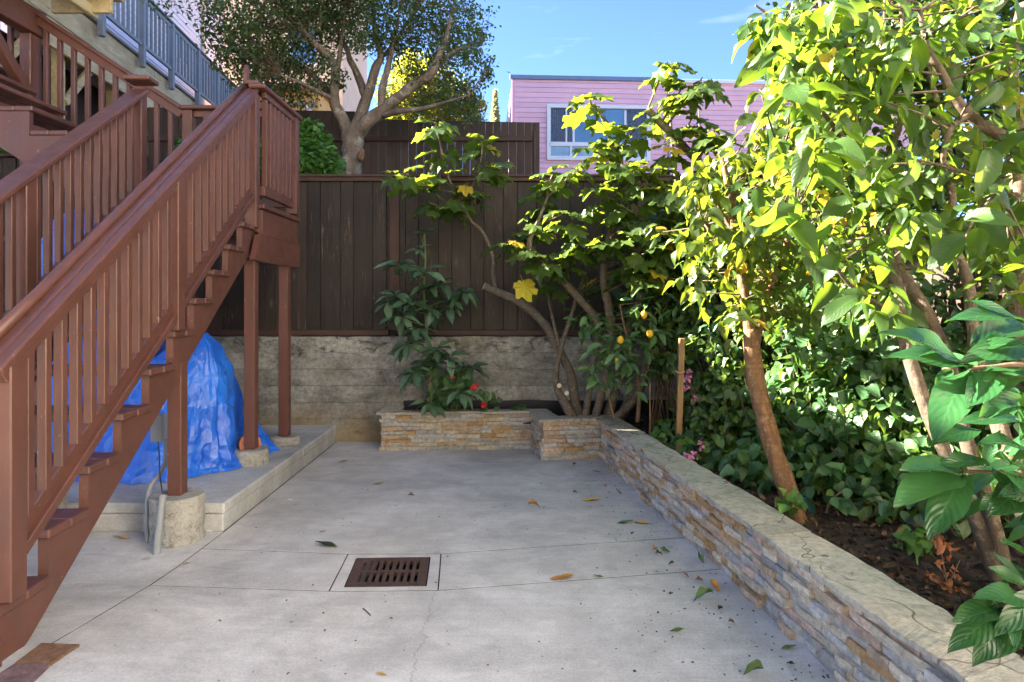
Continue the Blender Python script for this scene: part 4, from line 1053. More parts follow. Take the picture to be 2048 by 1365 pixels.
class Foliage:
    def __init__(s, tpl, mat, stuffname='foliage', leafname='leaf'):
        s.t = tpl; s.m = mat; s.L = []; s.sn = stuffname; s.ln = leafname
    def add(s, p, d, n, size): s.L.append((Vector(p), Vector(d), Vector(n), size, random.randrange(len(s.t)), random.random()))
    def clip(s, x0, y1):
        s.L = [l for l in s.L if not (CX+l[0].x*F/l[0].y < x0 and HY-(l[0].z-CH)*F/l[0].y < y1)]
    def finish(s, parent, nparts):
        # the leaves that show in front of the others become pieces of their own, the rest one mass
        cell = {}
        for i, (p, d, n, sz, k, t_) in enumerate(s.L):
            c_ = p+d.normalized()*sz*.5
            if c_.y < .3: continue
            px = CX+c_.x*F/c_.y; py = HY-(c_.z-CH)*F/c_.y; w = sz*F/c_.y
            if not (-20 < px < 2068 and -20 < py < 1385): continue
            q = max(8, w*.35)
            key_ = (int(px/14), int(py/14))
            if key_ not in cell or c_.y < cell[key_][0]: cell[key_] = (c_.y, w, i)
        best = sorted({(w, i) for (_, w, i) in cell.values()}, reverse=True)[:nparts]; pick = {i for w, i in best}
        if nparts >= len(s.L): pick = set(range(len(s.L)))
        mes = [leaf_datablock('leaf', t_, s.m, 0.0) for t_ in s.t] if pick else []
        for i in sorted(pick):
            p, d, n, sz, k, t_ = s.L[i]; x, y, z = frame_of(d, n)
            M = Matrix(((x.x*sz, y.x*sz, z.x*sz, p.x), (x.y*sz, y.y*sz, z.y*sz, p.y), (x.z*sz, y.z*sz, z.z*sz, p.z), (0, 0, 0, 1)))
            place(s.ln, mes[k], parent, M)
        rest_ = [l for i, l in enumerate(s.L) if i not in pick]
        if not rest_: return
        o0 = wloc(parent); Vs = []; Fl = []; UVl = []; Ti = []; Ls = []; base = 0
        for k in range(len(s.t)):
            grp = [l for l in rest_ if l[4] == k]
            if not grp: continue
            V, Fc, UV = s.t[k]
            D = np.array([tuple(l[1]) for l in grp]); D /= np.linalg.norm(D, axis=1, keepdims=True)
            Nn = np.array([tuple(l[2]) for l in grp]); Nn = Nn-D*(Nn*D).sum(1, keepdims=True)+1e-5; Nn /= np.linalg.norm(Nn, axis=1, keepdims=True)
            X = np.cross(D, Nn); S_ = np.array([l[3] for l in grp])[:, None, None]; Pp = np.array([tuple(l[0]-o0) for l in grp])[:, None, :]
            A = Pp+S_*(V[None, :, 0:1]*X[:, None, :]+V[None, :, 1:2]*D[:, None, :]+V[None, :, 2:3]*Nn[:, None, :])
            Vs.append(A.reshape(-1, 3)); nv = len(V); G_ = len(grp)
            sizes = np.array([len(f) for f in Fc]); idx = np.concatenate([np.array(f) for f in Fc])
            Fl.append((idx[None, :]+np.arange(G_)[:, None]*nv+base).ravel()); Ls.append(np.tile(sizes, G_)); UVl.append(np.tile(UV[idx], (G_, 1)))
            Ti.append(np.repeat(np.array([l[5] for l in grp]), len(Fc))); base += nv*G_
        V = np.concatenate(Vs); I = np.concatenate(Fl); S_ = np.concatenate(Ls); U = np.concatenate(UVl); T_ = np.concatenate(Ti)
        me = bpy.data.meshes.new(s.sn); me.vertices.add(len(V)); me.vertices.foreach_set('co', V.ravel())
        me.loops.add(len(I)); me.loops.foreach_set('vertex_index', I.astype(np.int32)); me.polygons.add(len(S_))
        st_ = np.concatenate(([0], np.cumsum(S_)[:-1])); me.polygons.foreach_set('loop_start', st_.astype(np.int32))
        me.polygons.foreach_set('loop_total', S_.astype(np.int32)); me.polygons.foreach_set('use_smooth', np.ones(len(S_), bool))
        me.update(calc_edges=True); uv = me.uv_layers.new(name='leaf'); uv.data.foreach_set('uv', U.ravel().astype(np.float32))
        a = me.attributes.new('tint', 'FLOAT', 'FACE'); a.data.foreach_set('value', T_.astype(np.float32)); me.materials.append(s.m); me.validate()
        o = bpy.data.objects.new(s.sn, me); COL.objects.link(o); WP[o.name] = o0; o.parent = parent; o['kind'] = 'stuff'
def rv(s=1.0): return Vector((random.gauss(0, 1), random.gauss(0, 1), random.gauss(0, 1)))*s
def ru(): v = rv(); return v.normalized()
def limb(spec, mat, parent, name='branch', n=9, wob=.12, sub=5):
    """spec: (px, py, Y, radius) list"""
    pts = [P(a, b_, c_) for a, b_, c_, r in spec]; sp = spline(pts, sub); rr = []
    for i in range(len(sp)):
        t_ = i/sub; k = min(int(t_), len(spec)-2); f_ = t_-k; rr.append(spec[k][3]*(1-f_)+spec[k+1][3]*f_)
    m = MB().tube(sp, rr, n, True, wob); m.smooth = True; m.build(name, mat, parent); return list(zip(sp, rr))
def twig(m, a, b_, r0, r1, sag=.0):
    mid = (a+b_)/2+Vector((random.uniform(-.03, .03), random.uniform(-.03, .03), sag)); m.tube(spline([a, mid, b_], 3), [r0+(r1-r0)*i/6 for i in range(7)], 5)
def nearest(wood, p, maxz=9): return min(wood, key=lambda w: (w[0]-p).length+max(0, (w[0].z-p.z))*.6)[0]

# ---------------- leaf and bark materials
L_FIG = m_leaf('fig_leaf', (.055, .105, .020), (.27, .35, .025), .42, .46, alt=(.55, .38, .03), altp=.985)
L_CHER = m_leaf('broad_leaf', (.036, .085, .020), (.22, .36, .022), .40, .46, alt=(.40, .30, .03), altp=.985)
L_OVATE = m_leaf('ovate_leaf', (.045, .090, .016), (.27, .34, .022), .38, .48, alt=(.60, .36, .03), altp=.982)
L_HEDGE = m_leaf('hedge_leaf', (.075, .14, .036), (.30, .44, .04), .28, .36, vein=False)
L_HDARK = m_leaf('dark_hedge_leaf', (.045, .115, .045), (.14, .28, .04), .32, .30)
L_GLOSS = m_leaf('glossy_leaf', (.022, .085, .028), (.12, .30, .03), .24, .28)
L_AVO = m_leaf('avocado_leaf', (.075, .150, .085), (.12, .24, .05), .40, .22, vein=True)
L_LEMON = m_leaf('lemon_leaf', (.095, .20, .075), (.20, .34, .05), .32, .32, vein=False)
L_THICK = m_leaf('thicket_leaf', (.030, .070, .020), (.17, .27, .020), .42, .40, vein=False)
L_BACK = m_leaf('small_tree_leaf', (.040, .078, .026), (.26, .34, .035), .42, .38, vein=False)
L_SUNNY = m_leaf('sunlit_leaf', (.10, .13, .02), (.46, .46, .04), .5, .60, vein=False)
L_SHRUB = m_leaf('vine_leaf', (.065, .17, .028), (.22, .40, .04), .42, .35)
L_GERAN = m_leaf('geranium_leaf', (.045, .12, .035), (.12, .25, .04), .5, .25, vein=False)
L_DEAD = m_leaf('withered_leaf', (.26, .11, .045), (.30, .12, .03), .7, .25, vein=False)
L_PALE = m_leaf('pale_plume', (.40, .40, .22), (.6, .6, .3), .6, .5, vein=False)
B_GREY = m_bark('grey_brown_bark', (.075, .055, .04), (.23, .18, .135), (.30, .28, .22), .7)
B_ORANGE = m_bark('orange_peeling_bark', (.085, .042, .020), (.27, .135, .055), (.26, .18, .105), 2.2)
B_FIG = m_bark('smooth_fig_bark', (.085, .067, .050), (.19, .155, .120), (.23, .21, .175), 2.5)
B_CHER = m_bark('brown_speckled_bark', (.06, .041, .027), (.13, .092, .060), (.20, .155, .105), 2.0)
B_TWIG = m_bark('twig_bark', (.09, .06, .035), (.17, .12, .075))
STEMG = m_plain('green_stem', (.12, .20, .06), .6)
CUTW = m_plain('cut_wood', (.66, .55, .36), .8, var=.1)
BAMB = m_plain('bamboo_stake', (.33, .22, .11), .6, var=.2)

def cut_end(p, d, r, parent):
    d = d.normalized(); MB().tube([p-d*.002, p+d*.004], [r, r*.97], 12).build('cut_end', CUTW, parent)

# ---------------- old tree beyond the fences
bt = thing('garden_tree', (-2.2, 8.8, 2.25), 'old spreading tree with pale gnarled trunk and small dark leaves beyond the fence', 'tree')
Yb = 8.8; wood = []
m_ = []
wood += limb([(703, 560, Yb, .17), (703, 350, Yb, .142), (705, 300, Yb, .138), (706, 268, Yb, .15), (710, 255, Yb, .12)], B_GREY, bt, 'trunk', 16, .35)
for spec in (
    [(704, 275, Yb, .12), (686, 240, Yb, .095), (668, 200, Yb-.1, .08), (671, 140, Yb-.2, .07), (650, 105, Yb-.2, .055), (628, 86, Yb-.3, .045), (600, 50, Yb-.3, .03), (585, 0, Yb-.3, .02)],
    [(671, 205, Yb-.1, .055), (640, 165, Yb+.1, .05), (610, 140, Yb+.2, .045), (571, 131, Yb+.3, .035), (520, 120, Yb+.4, .02), (470, 100, Yb+.5, .01)],
    [(670, 165, Yb-.1, .05), (679, 115, Yb, .04), (684, 70, Yb, .03), (690, 10, Yb, .02)],
    [(708, 268, Yb, .11), (722, 230, Yb+.1, .10), (738, 185, Yb+.1, .085), (752, 135, Yb+.1, .07), (762, 112, Yb+.1, .055), (750, 60, Yb+.2, .04), (745, 0, Yb+.2, .025)],
    [(734, 205, Yb+.1, .07), (718, 157, Yb+.3, .065), (700, 120, Yb+.3, .05), (692, 95, Yb+.3, .04), (660, 40, Yb+.4, .02)],
    [(712, 270, Yb, .12), (740, 240, Yb-.1, .115), (765, 222, Yb-.1, .10), (796, 195, Yb-.2, .085), (830, 168, Yb-.2, .075), (862, 147, Yb-.3, .07), (878, 112, Yb-.3, .055), (893, 75, Yb-.3, .04), (905, 20, Yb-.3, .02)],
    [(765, 222, Yb-.1, .07), (764, 180, Yb-.1, .06), (776, 135, Yb, .05), (786, 90, Yb, .035), (800, 20, Yb, .02)],
    [(766, 232, Yb-.1, .05), (800, 222, Yb-.3, .045), (845, 218, Yb-.4, .035), (890, 205, Yb-.5, .022), (940, 190, Yb-.6, .01)],
    [(868, 135, Yb-.3, .04), (905, 105, Yb-.2, .035), (930, 95, Yb-.2, .022), (965, 90, Yb-.1, .01)],
    [(762, 112, Yb+.1, .045), (776, 104, Yb+.2, .04), (800, 70, Yb+.3, .03), (830, 20, Yb+.3, .02)],
    [(668, 200, Yb-.1, .04), (640, 185, Yb-.3, .03), (600, 165, Yb-.4, .025), (560, 150, Yb-.5, .012)]): wood += limb([(q[0], q[1], q[2], q[3]*.84) for q in spec], B_GREY, bt, 'branch', 10, .25, 4)
MB().tube([P(726, 300, 8.66), P(723, 308, 8.63), P(721, 318, 8.63), P(720, 326, 8.66)], [.02, .045, .045, .015], 10).build('burl', B_ORANGE, bt)
fo = Foliage(T_LIT, L_BACK); tw = MB()
lumps = [(465, 105, .36), (440, 60, .25), (520, 60, .42), (550, 120, .40), (585, 165, .34), (525, 175, .28), (610, 50, .48), (620, 110, .3), (690, 25, .5), (660, 150, .25), (775, 30, .48), (735, 75, .25), (800, 95, .30), (855, 45, .48), (890, 125, .28), (905, 70, .4), (940, 45, .35), (955, 110, .22), (925, 165, .26), (890, 195, .22), (945, 215, .16), (845, 205, .16), (560, -40, .6), (700, -60, .65), (850, -60, .6), (480, 10, .4), (420, -30, .3), (975, 150, .10), (830, 150, .16), (600, -120, .7), (760, -130, .8), (520, 100, .45), (600, 20, .5), (650, -10, .45), (480, 140, .3)]
high = [(420, -120, .6), (560, -150, .6), (700, -160, .6), (840, -150, .6), (330, -60, .5)]
for (a, b_, r) in lumps+high:
    c_ = P(a, b_, Yb+random.uniform(-.45, .45))
    for q in range(int(120*r*r/.2+8)):
        v = ru()*r*random.random()**.45; v.y *= 2.0; tip = c_+v
        if q % 2 == 0:
            w0 = nearest(wood, tip)
            if (w0-tip).length < .8: twig(tw, w0, tip, .005, .0018)
        for k in range(8):
            p = tip+rv(.05); fo.add(p, rv()+Vector((0, 0, -.5)), rv()+Vector((0, 0, 1.2)), random.uniform(.038, .062))
tw.build('twigs', B_TWIG, bt, kind='stuff'); fo.finish(bt, 0)

# ---------------- sunlit tree far behind, plume, bush
sb = thing('sunlit_tree', (-2.2, 19, 2.25), 'bright yellow green sunlit tree glowing through the branches of the old tree', 'tree')
fo = Foliage(T_LIT, L_SUNNY)
MB().tube([(-2.2, 19, 2.2), (-2.15, 19, 5), (-2.0, 19, 7.6)], [.16, .12, .05], 10).build('trunk', B_GREY, sb)
for (a, b_, r) in [(800, 200, .6), (850, 170, .65), (900, 205, .6), (930, 235, .4), (870, 235, .6), (800, 240, .5), (820, 140, .4), (950, 215, .25)]:
    c_ = P(a, b_, 19+random.uniform(-.4, .4)); r *= 1.3
    for q in range(int(130*r*r/.3)):
        v = ru()*r*random.random()**.4; tip = c_+v
        for k in range(6): fo.add(tip+rv(.07), rv(), rv()+Vector((0, 0, .6)), random.uniform(.08, .13))
fo.finish(sb, 0)
pl = thing('pale_cypress', (-.25, 16, 2.25), 'thin pale plume shaped conifer shining left of the pink house', 'tree')
fo = Foliage(T_LIT, L_PALE); MB().tube([(-.42, 16, 2.2), (-.42, 16, 6.3)], [.05, .01], 8).build('trunk', B_GREY, pl)
for q in range(5000):
    t_ = random.random()**.8; r = .50*(1-t_)**1.1+.005; a = random.random()*2*PI
    fo.add((-.42+r*math.cos(a)*random.random()**.5, 16+r*math.sin(a), 3+3.55*t_), Vector((math.cos(a)*.2, math.sin(a)*.2, 1)), ru(), random.uniform(.08, .14))
fo.finish(pl, 0)
db = thing('dark_bush', (-.75, 12.5, 2.25), 'dark distant bush poking above the picket fence near its right end', 'bush')
fo = Foliage(T_LIT, L_BACK); MB().tube([(-.75, 12.5, 2.2), (-.72, 12.5, 4.6)], [.05, .02], 8).build('trunk', B_GREY, db)
for q in range(700):
    v = ru()*random.random()**.4; fo.add((-.72+v.x*.35, 12.5+v.y*.3, 4.65+v.z*.38), rv()+Vector((0, 0, 1)), rv(), random.uniform(.05, .08))
fo.finish(db, 0)
vs_ = thing('vine_shrub', (-2.6, 7.5, 2.25), 'lush bright green shrub behind the fence between the stairs and the tree trunk', 'shrub')
fo = Foliage(T_HEART, L_SHRUB); 
for (a, b_, Y_, r) in [(600, 275, 7.6, .20), (610, 320, 7.5, .26), (645, 330, 7.5, .22), (630, 290, 7.7, .2), (580, 300, 7.6, .25), (665, 345, 7.4, .14), (545, 320, 7.6, .3), (625, 255, 7.6, .10), (470, 330, 7.6, .3), (400, 320, 7.6, .3)]:
    c_ = P(a, b_, Y_)
    for q in range(int(420*r*r/.05)):
        v = ru()*r*random.random()**.35; fo.add(c_+v, v.normalized()+rv(.5)+Vector((0, -.3, -.5)), v.normalized()+Vector((0, -.6, .9))+rv(.3), random.uniform(.05, .085))
for k in range(5): MB().tube(spline([Vector((-2.7+.1*k, 7.5, 2.2)), Vector((-2.75+.12*k, 7.5, 2.8)), Vector((-2.8+.14*k, 7.5, 3.2))], 3), .008, 6).build('stem', B_TWIG, vs_)
fo.finish(vs_, 120)
v2 = thing('vine_shrub', (-6.2, 7.6, 2.25), 'patch of green leaves above the dark fence at the far left behind the tall post', 'shrub')
fo = Foliage(T_HEART, L_SHRUB); MB().tube([(-6, 7.6, 2.2), (-5.9, 7.6, 3.1)], [.02, .01], 6).build('stem', B_TWIG, v2)
for (a, b_) in [(-40, 290), (10, 300), (40, 285), (80, 300)]:
    c_ = P(a, b_, 7.6)
    for q in range(500):
        v = ru()*.28*random.random()**.35; fo.add(c_+v, v.normalized()+rv(.5), v.normalized()+Vector((0, -.6, .9)), random.uniform(.05, .085))
fo.finish(v2, 60)

# ---------------- fig tree
fg = thing('fig_tree', (.85, 6.05, .27), 'many stemmed fig tree with lobed yellow green leaves in the corner of the planter', 'tree')
wood = []
FS = [[(1155, 838, 6.12, .05), (1148, 790, 6.10, .045), (1140, 745, 6.12, .043), (1112, 690, 6.2, .042), (1090, 650, 6.25, .042), (1058, 618, 6.3, .042), (1030, 600, 6.3, .042), (968, 573, 6.3, .040)],
      [(990, 578, 6.3, .022), (986, 545, 6.3, .019), (985, 510, 6.3, .018), (965, 465, 6.28, .016), (940, 440, 6.25, .016), (928, 412, 6.22, .014), (908, 385, 6.2, .012), (888, 320, 6.2, .010), (872, 250, 6.2, .008)],
      [(915, 398, 6.2, .008), (945, 372, 6.18, .007), (960, 330, 6.15, .006), (965, 285, 6.1, .005)], [(908, 385, 6.2, .007), (870, 378, 6.2, .006), (820, 355, 6.2, .004)],
      [(1148, 838, 6.0, .048), (1128, 805, 5.98, .044), (1114, 775, 6.0, .036), (1113, 740, 6.02, .026), (1124, 690, 6.05, .024), (1140, 640, 6.05, .02), (1155, 590, 6.05, .018), (1172, 545, 6.0, .016)],
      [(1165, 838, 6.1, .03), (1143, 770, 6.1, .02), (1125, 715, 6.1, .016), (1108, 650, 6.1, .014), (1095, 585, 6.1, .012)],
      [(1170, 838, 6.05, .035), (1178, 780, 6.0, .034), (1186, 730, 5.95, .032), (1196, 650, 5.9, .034), (1160, 600, 5.85, .036), (1125, 560, 5.8, .034), (1085, 520, 5.75, .03), (1058, 492, 5.7, .026), (1078, 440, 5.7, .016), (1095, 395, 5.7, .01)],
      [(1190, 838, 6.0, .04), (1210, 760, 5.95, .036), (1222, 680, 5.9, .038), (1218, 620, 5.85, .040), (1207, 560, 5.8, .036), (1212, 500, 5.75, .030), (1230, 430, 5.7, .028), (1238, 350, 5.7, .02), (1225, 290, 5.7, .015), (1195, 215, 5.7, .01)],
      [(1215, 838, 6.1, .05), (1228, 790, 6.1, .045), (1250, 730, 6.05, .04), (1262, 640, 6.0, .035), (1300, 560, 5.95, .030), (1340, 480, 5.9, .026), (1355, 400, 5.9, .02), (1345, 300, 5.9, .014), (1338, 170, 5.9, .008)],
      [(1240, 838, 6.15, .055), (1270, 780, 6.15, .05), (1290, 720, 6.1, .045), (1305, 640, 6.1, .035), (1330, 560, 6.05, .03), (1375, 470, 6.0, .024), (1400, 360, 6.0, .016), (1398, 220, 6.0, .008)],
      [(1230, 838, 6.0, .04), (1268, 800, 5.98, .04), (1290, 750, 5.95, .036), (1290, 690, 5.95, .03)],
      [(1430, 400, 5.6, .03), (1400, 330, 5.6, .034), (1365, 292, 5.6, .036), (1330, 255, 5.6, .034), (1295, 220, 5.6, .030)],
      [(1345, 560, 5.9, .03), (1400, 480, 5.8, .032), (1430, 400, 5.6, .032)],
      [(1197, 650, 5.9, .03), (1140, 700, 5.9, .0), ]][:13]
for sp in FS: wood += limb(sp, B_FIG, fg, 'branch', 10, .10)
d_ = P(968, 573, 6.3)-P(1030, 600, 6.3); cut_end(P(968, 573, 6.3), d_, .038, fg)
for (a, b_, Y_) in ((1118, 771, 5.96), (1133, 786, 5.92)): cut_end(P(a, b_, Y_)+Vector((0, -.035, 0)), Vector((-.4, -1, .5)), .022, fg)
cut_end(P(1295, 220, 5.6), P(1295, 220, 5.6)-P(1330, 255, 5.6), .028, fg)
tips = [(870, 245, 6.2, 7), (885, 300, 6.2, 5), (962, 282, 6.1, 7), (985, 325, 6.1, 6), (845, 370, 6.2, 5), (905, 400, 6.15, 6), (935, 365, 6.1, 4), (805, 345, 6.2, 5), (858, 405, 6.1, 3), (950, 395, 6.1, 4), (880, 350, 6.1, 4),
  (1180, 195, 5.7, 8), (1218, 265, 5.7, 8), (1150, 335, 5.7, 6), (1105, 350, 5.8, 7), (1085, 400, 5.8, 7), (1130, 425, 5.6, 8), (1072, 450, 5.8, 6), (1205, 375, 5.5, 8), (1245, 320, 5.5, 8), (1255, 415, 5.4, 9), (1160, 470, 5.6, 9), (1225, 470, 5.4, 9), (1290, 440, 5.4, 8), (1300, 370, 5.5, 8),
  (1345, 290, 5.4, 8), (1335, 125, 5.6, 7), (1365, 175, 5.5, 8), (1405, 155, 5.4, 7), (1385, 235, 5.4, 8), (1295, 505, 5.4, 8), (1090, 515, 5.7, 7), (1015, 480, 5.85, 5), (1115, 560, 5.9, 4), (1200, 560, 6.1, 8), (1265, 600, 6.2, 8), (1170, 620, 6.3, 4), (1330, 520, 5.8, 8),
  (1430, 260, 5.4, 7), (1440, 330, 5.3, 7), (1395, 390, 5.3, 8), (1350, 440, 5.4, 8), (1320, 210, 5.5, 5), (1190, 300, 5.6, 7), (1270, 260, 5.6, 6), (1140, 510, 5.7, 6), (1060, 500, 5.7, 4), (1250, 530, 5.6, 7)]
tips += [(1290+(i*53) % 190, 340+(i*37) % 230, 5.35+.05*(i % 9), 6) for i in range(24)]
fo = Foliage(T_FIG, L_FIG); tw = MB()
for i, (a, b_, Y_, n) in enumerate(tips):
    tip = P(a, b_, Y_+random.uniform(-.1, .1)); w0 = nearest(wood, tip-Vector((0, 0, .12)))
    if (w0-tip).length < 1.2: twig(tw, w0, tip, .011, .006)
    for k in range(n+2):
        ang = 2.4*k+i; el = random.uniform(-.35, .75); d = Vector((math.cos(ang)*math.cos(el), math.sin(ang)*math.cos(el), math.sin(el)))
        base = tip-Vector((0, 0, .018*k)); p = base+d*random.uniform(.05, .09)
        fo.add(p, d+Vector((0, 0, -.55))+rv(.12), Vector((0, -.25, 1))+d*.5+rv(.25), random.uniform(.15, .22)*(.8 if k > n-1 else 1))
tw.build('twigs', B_TWIG, fg, kind='stuff'); fo.finish(fg, 290)
YELF = m_leaf('yellow_fig_leaf', (.62, .52, .03), (.75, .60, .03), .5, .35, var=.05)
x, y, z = frame_of(Vector((.25, -.35, -.75)), Vector((.1, -1, .35))); s_ = .21; p = P(1045, 562, 5.75)
M = Matrix(((x.x*s_, y.x*s_, z.x*s_, p.x), (x.y*s_, y.y*s_, z.y*s_, p.y), (x.z*s_, y.z*s_, z.z*s_, p.z), (0, 0, 0, 1)))
o = place('leaf', leaf_datablock('leaf', T_FIG[0], YELF), fg, M); o['label'] = 'large bright yellow fig leaf in front of the dark fence'

# ---------------- avocado sapling
av = thing('avocado_sapling', P(862, 826, 6.38), 'slender young avocado tree with drooping blue green leaves in front of the fence', 'sapling')
wood = limb([(862, 832, 6.38, .016), (862, 760, 6.38, .015), (858, 700, 6.38, .014), (852, 640, 6.36, .012), (848, 580, 6.36, .010), (851, 520, 6.36, .008), (849, 465, 6.36, .005)], STEMG, av, 'stem', 8, .05)
fo = Foliage(T_AVO, L_AVO); tw = MB()
for i, (a, b_, n) in enumerate([(850, 468, 7), (840, 500, 5), (800, 532, 7), (850, 545, 8), (855, 575, 8), (790, 590, 9), (825, 605, 10), (880, 570, 9), (925, 585, 11), (900, 610, 7), (800, 635, 9), (868, 620, 9), (775, 605, 5), (815, 690, 9), (850, 735, 9), (900, 715, 10), (940, 735, 10), (920, 785, 7), (875, 700, 8), (835, 660, 8), (860, 805, 5), (830, 745, 7)]):
    tip = P(a, b_, 6.25+random.uniform(-.14, .1)); w0 = nearest(wood, tip-Vector((0, 0, .1))); 
    if (w0-tip).length > .03: twig(tw, w0, tip, .006, .003)
    for k in range(n+3):
        ang = 2.4*k+i*1.3; el = random.uniform(-.7, .55) if i > 2 else random.uniform(-.3, .8); d = Vector((math.cos(ang)*math.cos(el), math.sin(ang)*math.cos(el), math.sin(el)))
        fo.add(tip+d*.012+rv(.008), d, Vector((0, -.35, 1))+rv(.2), random.uniform(.15, .225) if i > 1 else random.uniform(.09, .14))
tw.build('twigs', STEMG, av, kind='stuff'); fo.finish(av, 260)
for (a, b_, a2, b2, Y_, par, lab) in ((852, 838, 868, 690, 6.30, None, 'thin bamboo stake beside the stem of the avocado sapling'), (1228, 838, 1208, 752, 5.75, None, 'thin leaning stake in front of the fig stems'), (1300, 868, 1300, 745, 5.5, None, 'thin upright cane between the fig tree and the wooden stake')):
    o = MB().tube([P(a, b_, Y_), P(a2, b2, Y_)], .006, 8).build('bamboo_stake', BAMB, None, P(a, b_, Y_)); tag(o, lab, 'stake')
ws = thing('wooden_stake', G(1360, 915, .27), 'square tan wooden stake standing by the pink geranium', 'stake')
Yst = G(1360, 912, .27).y
MB().cbox((G(1360, 912, .27)+Vector((0, 0, .42))), (.020, .020, .46), .003, Matrix.Rotation(.03, 3, 'Y')).build('post', m_wood('tan_stake_wood', (.26, .14, .06), (.42, .25, .12), .7, 2, False), ws)
MB().tube([P(1350, 742, Yst-.03), P(1360, 748, Yst-.035), P(1370, 744, Yst-.03)], .006, 6).build('tie', BAMB, ws)

# ---------------- geraniums
def flower(parent, c_, r, mat, n=24):
    m = MB()
    for k in range(n):
        d = ru(); d.z = abs(d.z)*.8; d.normalize(); p = c_+d*r*random.uniform(.6, 1)
        x, y, z = frame_of(d.orthogonal()+rv(.2), d+rv(.4)); s_ = r*.85
        m.add([p, p+x*s_*.45+y*s_*.3, p+y*s_*.8+z*.004, p-x*s_*.45+y*s_*.3], [(0, 1, 2, 3)])
    return m.build('flower', mat, parent)
REDF = m_plain('red_petals', (.62, .012, .03), .6, var=.3, scale=30); PINKF = m_plain('pink_petals', (.70, .24, .46), .6, var=.25, scale=30)
ge = thing('red_geranium', P(905, 824, 6.35), 'red flowering geranium with round leaves at the foot of the avocado sapling', 'flower')
fo = Foliage(T_ROUND, L_GERAN); tw = MB(); root = P(910, 828, 6.35)
for k in range(95):
    a, b_ = random.choice([(905, 765), (935, 790), (895, 800), (925, 755), (960, 795), (890, 775), (880, 740)]); p = P(a+random.gauss(0, 14), b_+random.gauss(0, 13), 6.22+random.uniform(-.08, .12))
    fo.add(p, rv(.6)+Vector((0, -.6, -.3)), Vector((0, -.8, .7))+rv(.35), random.uniform(.05, .085))
    if k % 5 == 0: twig(tw, root+rv(.03), p, .004, .002)
tw.build('stems', STEMG, ge, kind='stuff'); fo.finish(ge, 90)
for (a, b_, r) in ((948, 777, .038), (968, 813, .034), (905, 756, .020)): flower(ge, P(a, b_, 6.1), r, REDF); MB().tube([P(a, b_, 6.1), P(a-15, 828, 6.3)], .003, 5).build('stem', STEMG, ge)
g2 = thing('small_geranium', P(1040, 826, 6.4), 'tiny round leaved seedling against the black liner right of the red flowers', 'seedling')
fo = Foliage(T_ROUND, L_GERAN)
for k in range(9): p = P(1040+random.gauss(0, 10), 815+random.gauss(0, 5), 6.36); fo.add(p, rv(.6)+Vector((0, -.6, -.3)), Vector((0, -.8, .7))+rv(.3), .06); 
MB().tube([P(1040, 834, 6.4), P(1040, 815, 6.36)], .003, 5).build('stem', STEMG, g2); fo.finish(g2, 20)
pg = thing('pink_geranium', P(1385, 925, 4.75), 'pink flowering geranium spilling over the stone cap beside the wooden stake', 'flower')
fo = Foliage(T_ROUND, L_SHRUB); tw = MB(); root = P(1395, 930, 4.75)
for k in range(75):
    a, b_ = random.choice([(1325, 870), (1318, 890), (1355, 875), (1372, 880), (1400, 905), (1420, 925), (1330, 850), (1345, 890)]); p = P(a+random.gauss(0, 11), b_+random.gauss(0, 11), 4.7+random.uniform(-.1, .1)+(.45 if a < 1360 else 0))
    fo.add(p, rv(.6)+Vector((-.2, -.6, -.3)), Vector((-.2, -.6, .8))+rv(.35), random.uniform(.05, .08))
    if k % 5 == 0: twig(tw, root+rv(.03), p, .004, .002)
tw.build('stems', STEMG, pg, kind='stuff'); fo.finish(pg, 75)
for (a, b_, r) in ((1372, 916, .034), (1388, 914, .034), (1405, 900, .026), (1400, 888, .02)): flower(pg, P(a, b_, 4.55), r, PINKF)
p2 = thing('pink_flowering_shrub', P(1385, 830, 5.0), 'pink blossoms on a stem just right of the wooden stake top', 'flower')
for (a, b_, r) in ((1375, 760, .04), (1372, 778, .035), (1392, 800, .03), (1378, 745, .02), (1405, 830, .025)): flower(p2, P(a, b_, 5.0), r, PINKF)
MB().tube(spline([P(1395, 900, 5.05), P(1388, 820, 5.03), P(1378, 745, 5.02)], 3), .005, 6).build('stem', B_TWIG, p2)

# ---------------- lemon tree
lt = thing('lemon_tree', P(1262, 838, 5.5), 'small lemon tree with yellow fruit between the fig stems and the hedge', 'tree')
wood = limb([(1275, 845, 5.45, .02), (1278, 780, 5.45, .018), (1268, 720, 5.42, .015), (1250, 660, 5.4, .012), (1240, 610, 5.4, .006)], B_TWIG, lt, 'trunk', 8)+limb([(1278, 780, 5.45, .012), (1300, 720, 5.4, .010), (1300, 640, 5.4, .006)], B_TWIG, lt, 'branch', 8)
fo = Foliage(T_AVO, L_LEMON); tw = MB()
for i, (a, b_, n) in enumerate([(1185, 660, 9), (1215, 640, 9), (1200, 690, 8), (1240, 670, 10), (1270, 640, 10), (1300, 620, 10), (1290, 680, 10), (1250, 720, 10), (1190, 735, 10), (1220, 745, 9), (1270, 750, 10), (1300, 730, 9), (1320, 660, 9), (1230, 700, 8), (1260, 690, 9), (1335, 600, 8), (1175, 650, 5), (1210, 770, 5), (1320, 710, 8), (1280, 605, 7)]):
    tip = P(a, b_, 5.35+random.uniform(-.15, .2)); w0 = nearest(wood, tip)
    twig(tw, w0, tip, .005, .002)
    for k in range(n+5):
        ang = 2.4*k+i*1.3; el = random.uniform(-.8, .4); d = Vector((math.cos(ang)*math.cos(el), math.sin(ang)*math.cos(el), math.sin(el)))
        fo.add(tip+d*.03+rv(.04), d, Vector((0, -.35, 1))+rv(.3), random.uniform(.09, .15))
